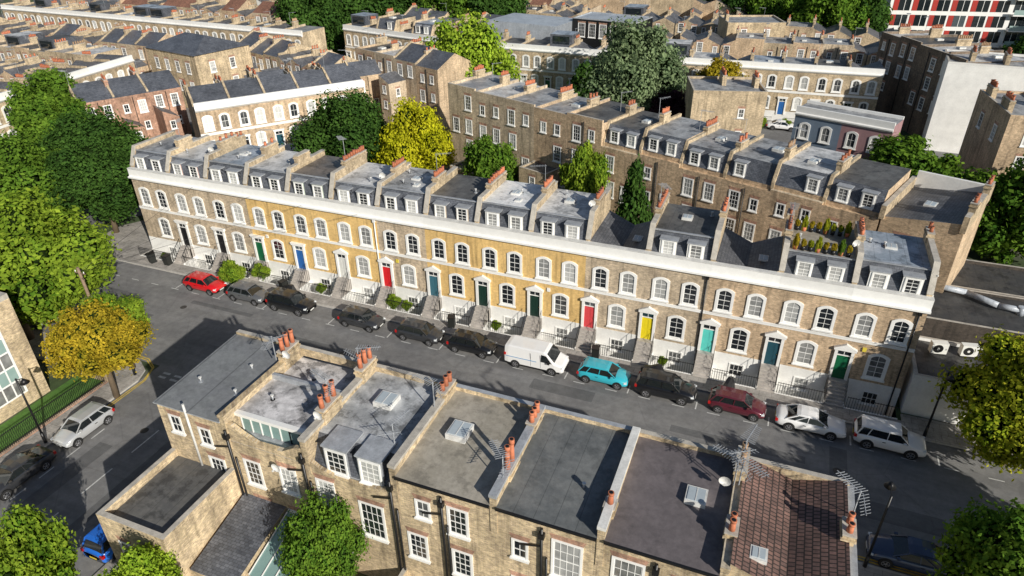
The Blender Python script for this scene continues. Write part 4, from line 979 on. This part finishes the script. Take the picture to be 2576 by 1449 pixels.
def light_meshes(t):
    def f():
        b=MB(); b.box(-.16,.06,-.19,.19,-.06,.06,HL); hl=b.mesh("headlight")
        b=MB(); b.box(-.05,.12,-.12,.12,-.12,.1,TL); return hl,b.mesh("tail_light")
    return cached(('lights',t),f)
def car(x,y,ang,t,pm,label,z=0):
    q=T[t]; o=E("parked_car",(x,y,z),math.radians(ang),label=label,category="car",group="cars parked along the kerb")
    bd,gl=cached(('car',t,pm.name),lambda:car_meshes(t,pm)); bo=O("body",bd,o); O("windows",gl,o)
    tm,rm=wheel_meshes(q['wr']); w=q['W']/2; L_=q['L']/2
    for sx in (-1,1):
        for sy in (-1,1):
            wh=O("wheel",tm,o,(sx*q['wb'],sy*(w-.085),q['wr']),0 if sy<0 else math.pi); O("rim",rm,wh)
    hl,tl=light_meshes(t)
    for sy in (-1,1):
        O("headlight",hl,o,(L_-.16,sy*w*.68,q['hood']-.2),-sy*.25); O("tail_light",tl,o,(-L_+.05,sy*w*.80,q['belt']-.2))
    def fp(): b=MB(); b.box(L_+.001,L_+.02,-.26,.26,.40,.51,PLW); return b.mesh("plate")
    def rp(): b=MB(); b.box(-L_-.02,-L_-.001,-.26,.26,.5,.61,PLY); return b.mesh("plate")
    O("number_plate",cached(('fpl',t),fp),o); O("number_plate",cached(('rpl',t),rp),o)
    return o
P_RED=paint("red",(.6,.01,.015),0); P_GREY=paint("grey",(.16,.165,.175),.4); P_BLK=paint("black",(.012,.013,.016),.2); P_DG=paint("dark_grey",(.055,.057,.063),.4)
P_TEAL=paint("teal",(.04,.45,.56),0); P_MAR=paint("maroon",(.13,.02,.035),.3); P_WH=paint("white",(.86,.86,.86),0); P_SIL=paint("silver",(.62,.63,.64),.4); P_BLUE=paint("blue",(.02,.15,.62),0); P_NAVY=paint("navy",(.04,.06,.12),.3)
YC=-4.6
car(11.6,YC,-1,'hatch',P_RED,"small bright red hatchback parked beside the pavement")
car(16.85,YC,0,'hatch',P_GREY,"metallic grey hatchback parked at kerb")
car(21.7,YC,0,'suv',P_BLK,"glossy black family car parked at kerb")
car(29.2,YC,-1,'hatch',P_DG,"dark grey hatchback parked at kerb")
car(35.0,YC,0,'hatch',P_DG,"dark grey hatchback with space in front")
car(39.9,YC,0,'hatch',P_BLK,"black hatchback parked behind white van")
car(51.15,YC,0,'hatch',P_TEAL,"bright teal three-door hatchback beside kerb")
car(55.95,YC-.05,0,'suv',P_BLK,"black four-wheel-drive car parked at kerb")
car(61.15,YC,-1,'hatch',P_MAR,"dark maroon small car parked at kerb")
car(66.15,YC-.1,0,'saloon',P_WH,"glossy white saloon car parked at kerb")
car(71.15,YC-.1,-2,'suv',P_WH,"white four-wheel-drive car parked at kerb")
car(18.15,-23.6,-90,'hatch',P_SIL,"silver hatchback parked by lawn railings"); car(18.05,-28.6,-90,'saloon',P_DG,"dark grey car parked on side street")
car(28.4,-29.3,90,'suv',P_BLUE,"bright blue car parked beside brick extension"); car(71.7,-14.6,180,'saloon',P_NAVY,"navy blue car parked under street tree")
car(60.7,66.5,0,'saloon',P_WH,"white car parked beside pale terrace"); car(1.5,-14.4,180,'hatch',P_WH,"white car parked beneath street trees")
for (x,c,n) in ((-10,P_GREY,"grey"),(-60,P_BLK,"black"),(-70,P_RED,"red"),(-80,P_WH,"white"),(22,P_DG,"dark grey"),(48,P_NAVY,"navy")): car(x,66.2,0,'hatch',c,n+" car parked beside pale terrace")
for k in range(5): car(-35.8,14+k*6,90,'hatch',[P_BLK,P_GREY,P_WH,P_BLUE,P_DG][k],["black","grey","white","blue","dark grey"][k]+" car parked along side street by terrace")
def van_mesh():
    b=MB(); w=.95; V=paint("white",(.82,.82,.82),0)
    st=[(-2.45,.4,1.75,w*.93),(-2.4,.32,1.88,w*.97),(-2.1,.28,1.93,w),(0,.28,1.95,w),(.85,.28,1.94,w),(1.05,.28,1.86,w),(1.75,.28,1.12,w),(2.3,.3,.96,w*.93),(2.45,.36,.75,w*.82),(2.5,.42,.6,w*.75)]
    rings=[]
    for (x,zl,zb,ww) in st:
        tw=.86 if zb>1.5 else .93
        rings.append([(x,-ww*.9,zl),(x,-ww,zl+.15),(x,-ww,min(zb-.08,1.05)),(x,-ww*(tw+.04),zb-.06),(x,-ww*tw*.85,zb),(x,ww*tw*.85,zb),(x,ww*(tw+.04),zb-.06),(x,ww,min(zb-.08,1.05)),(x,ww,zl+.15),(x,ww*.9,zl)])
    n=10
    for r_ in rings: b.v+=r_
    mi=b.mi(V); md=b.mi(BLACK)
    for i in range(len(rings)-1):
        for k in range(n):
            k2=(k+1)%n; b.f.append((i*n+k,(i+1)*n+k,(i+1)*n+k2,i*n+k2)[::-1]); b.m.append(md if k in (n-1,) else mi); b.sm.append(False)
    b.f.append(tuple(range(n))); b.m.append(mi); b.sm.append(False); e=(len(rings)-1)*n; b.f.append(tuple(e+k for k in range(n))[::-1]); b.m.append(md); b.sm.append(False)
    BL=M("blue_stripe",(.03,.25,.55),.4,.05,2)
    for s in (-1,1):
        b.box(-2.3,.3,s*(w+.004)-.003,s*(w+.004)+.003,.98,1.03,BL)
        for sx in (-1.5,1.55): b.cyl((sx,s*(w-.1),.34),(sx,s*(w+.006),.34),.4,.4,18,BLACK)
        b.box(1.25,1.42,s*(w+.1)-.09,s*(w+.1)+.09,1.1,1.32,BLACK)
    b.box(-2.44,2.2,-w-.008,w+.008,.30,.42,BLACK)
    for x in (-.2,.62): b.box(x,x+.02,-w-.004,-w+.01,.5,1.7,BLACK)
    body=b.mesh("body"); g=MB()
    g.face([(1.12,-.74,1.82),(1.72,-.80,1.17),(1.72,.80,1.17),(1.12,.74,1.82)][::-1],CGL)
    for v in range(len(g.v)): g.v[v]=(g.v[v][0]+.03,g.v[v][1],g.v[v][2]+.02)
    for s in (-1,1):
        pts=[(.66,s*(w+.006),1.10),(1.58,s*(w+.006),1.10),(1.08,s*(w*.93+.006),1.70),(.66,s*(w*.92+.006),1.74)]
        g.face(pts if s<0 else pts[::-1],CGL)
    return body,g.mesh("windows")
o=E("parked_van",(45.6,YC-.05,0),label="white delivery van with thin blue side stripe",category="van",group="cars parked along the kerb")
vb,vg=van_mesh(); O("body",vb,o); O("windows",vg,o); tm,rm_=wheel_meshes(.34)
for sx in (-1.5,1.55):
    for sy in (-1,1):
        wh=O("wheel",tm,o,(sx,sy*(.95-.08),.34),0 if sy<0 else math.pi); O("rim",rm_,wh)
hl,tl=light_meshes('suv')
for sy in (-1,1): O("headlight",hl,o,(2.34,sy*.7,.82)); O("tail_light",tl,o,(-2.4,sy*.85,1.2))
def lump(seed):
    b=MB(); rr=random.Random(seed); rings=[]
    for x,h_,w_ in ((-.95,.45,.15),(-.7,.75,.28),(-.2,.8,.35),(.3,1.05,.3),(.6,1.0,.3),(.85,.5,.18)):
        rings.append([(x+rr.uniform(-.05,.05),-w_*1.5,0),(x,-w_,h_*.6),(x,-w_*.4,h_),(x,w_*.4,h_+rr.uniform(-.05,.05)),(x,w_,h_*.6),(x,w_*1.5,0)])
    T_=M("tarpaulin",(.02,.02,.022),.35,.2,3)
    for a_,c_ in zip(rings,rings[1:]):
        for k in range(5): b.face([a_[k],c_[k],c_[k+1],a_[k+1]],T_,False)
    b.face(rings[0],T_); b.face(rings[-1][::-1],T_); return b.mesh("cover")
for k,(x,y,a) in enumerate(((54.6,-2.75,.1),(60.2,-2.7,1.2),(19.8,-2.7,.2))): O("covered_motorcycle",lump(k),None,(x,y,.12),a,label="motorcycle under a black cover on pavement",category="motorcycle",group="covered motorcycles on the pavement")
def bin_mesh():
    b=MB(); b.prism([(-.26,0),(.26,0),(.32,1.0),(-.32,1.0)],-.28,.28,M("wheelie_bin",(.02,.022,.02),.5,.1,2),'x'); b.box(-.31,.31,-.36,.34,1.0,1.07,BLACK); b.cyl((-.3,.27,.1),(.3,.27,.1),.1,.1,10,RUB); return b.mesh("bin")
bm=bin_mesh()
for (x,y) in ((4.4,-2.2),(19,-2.3),(36.8,-2.2),(49.8,-2.2),(2.5,-2.4)): O("wheelie_bin",bm,None,(x,y,.12),random.uniform(-.3,.3),label="dark wheelie bin standing by house railings",category="bin",group="wheelie bins by railings")
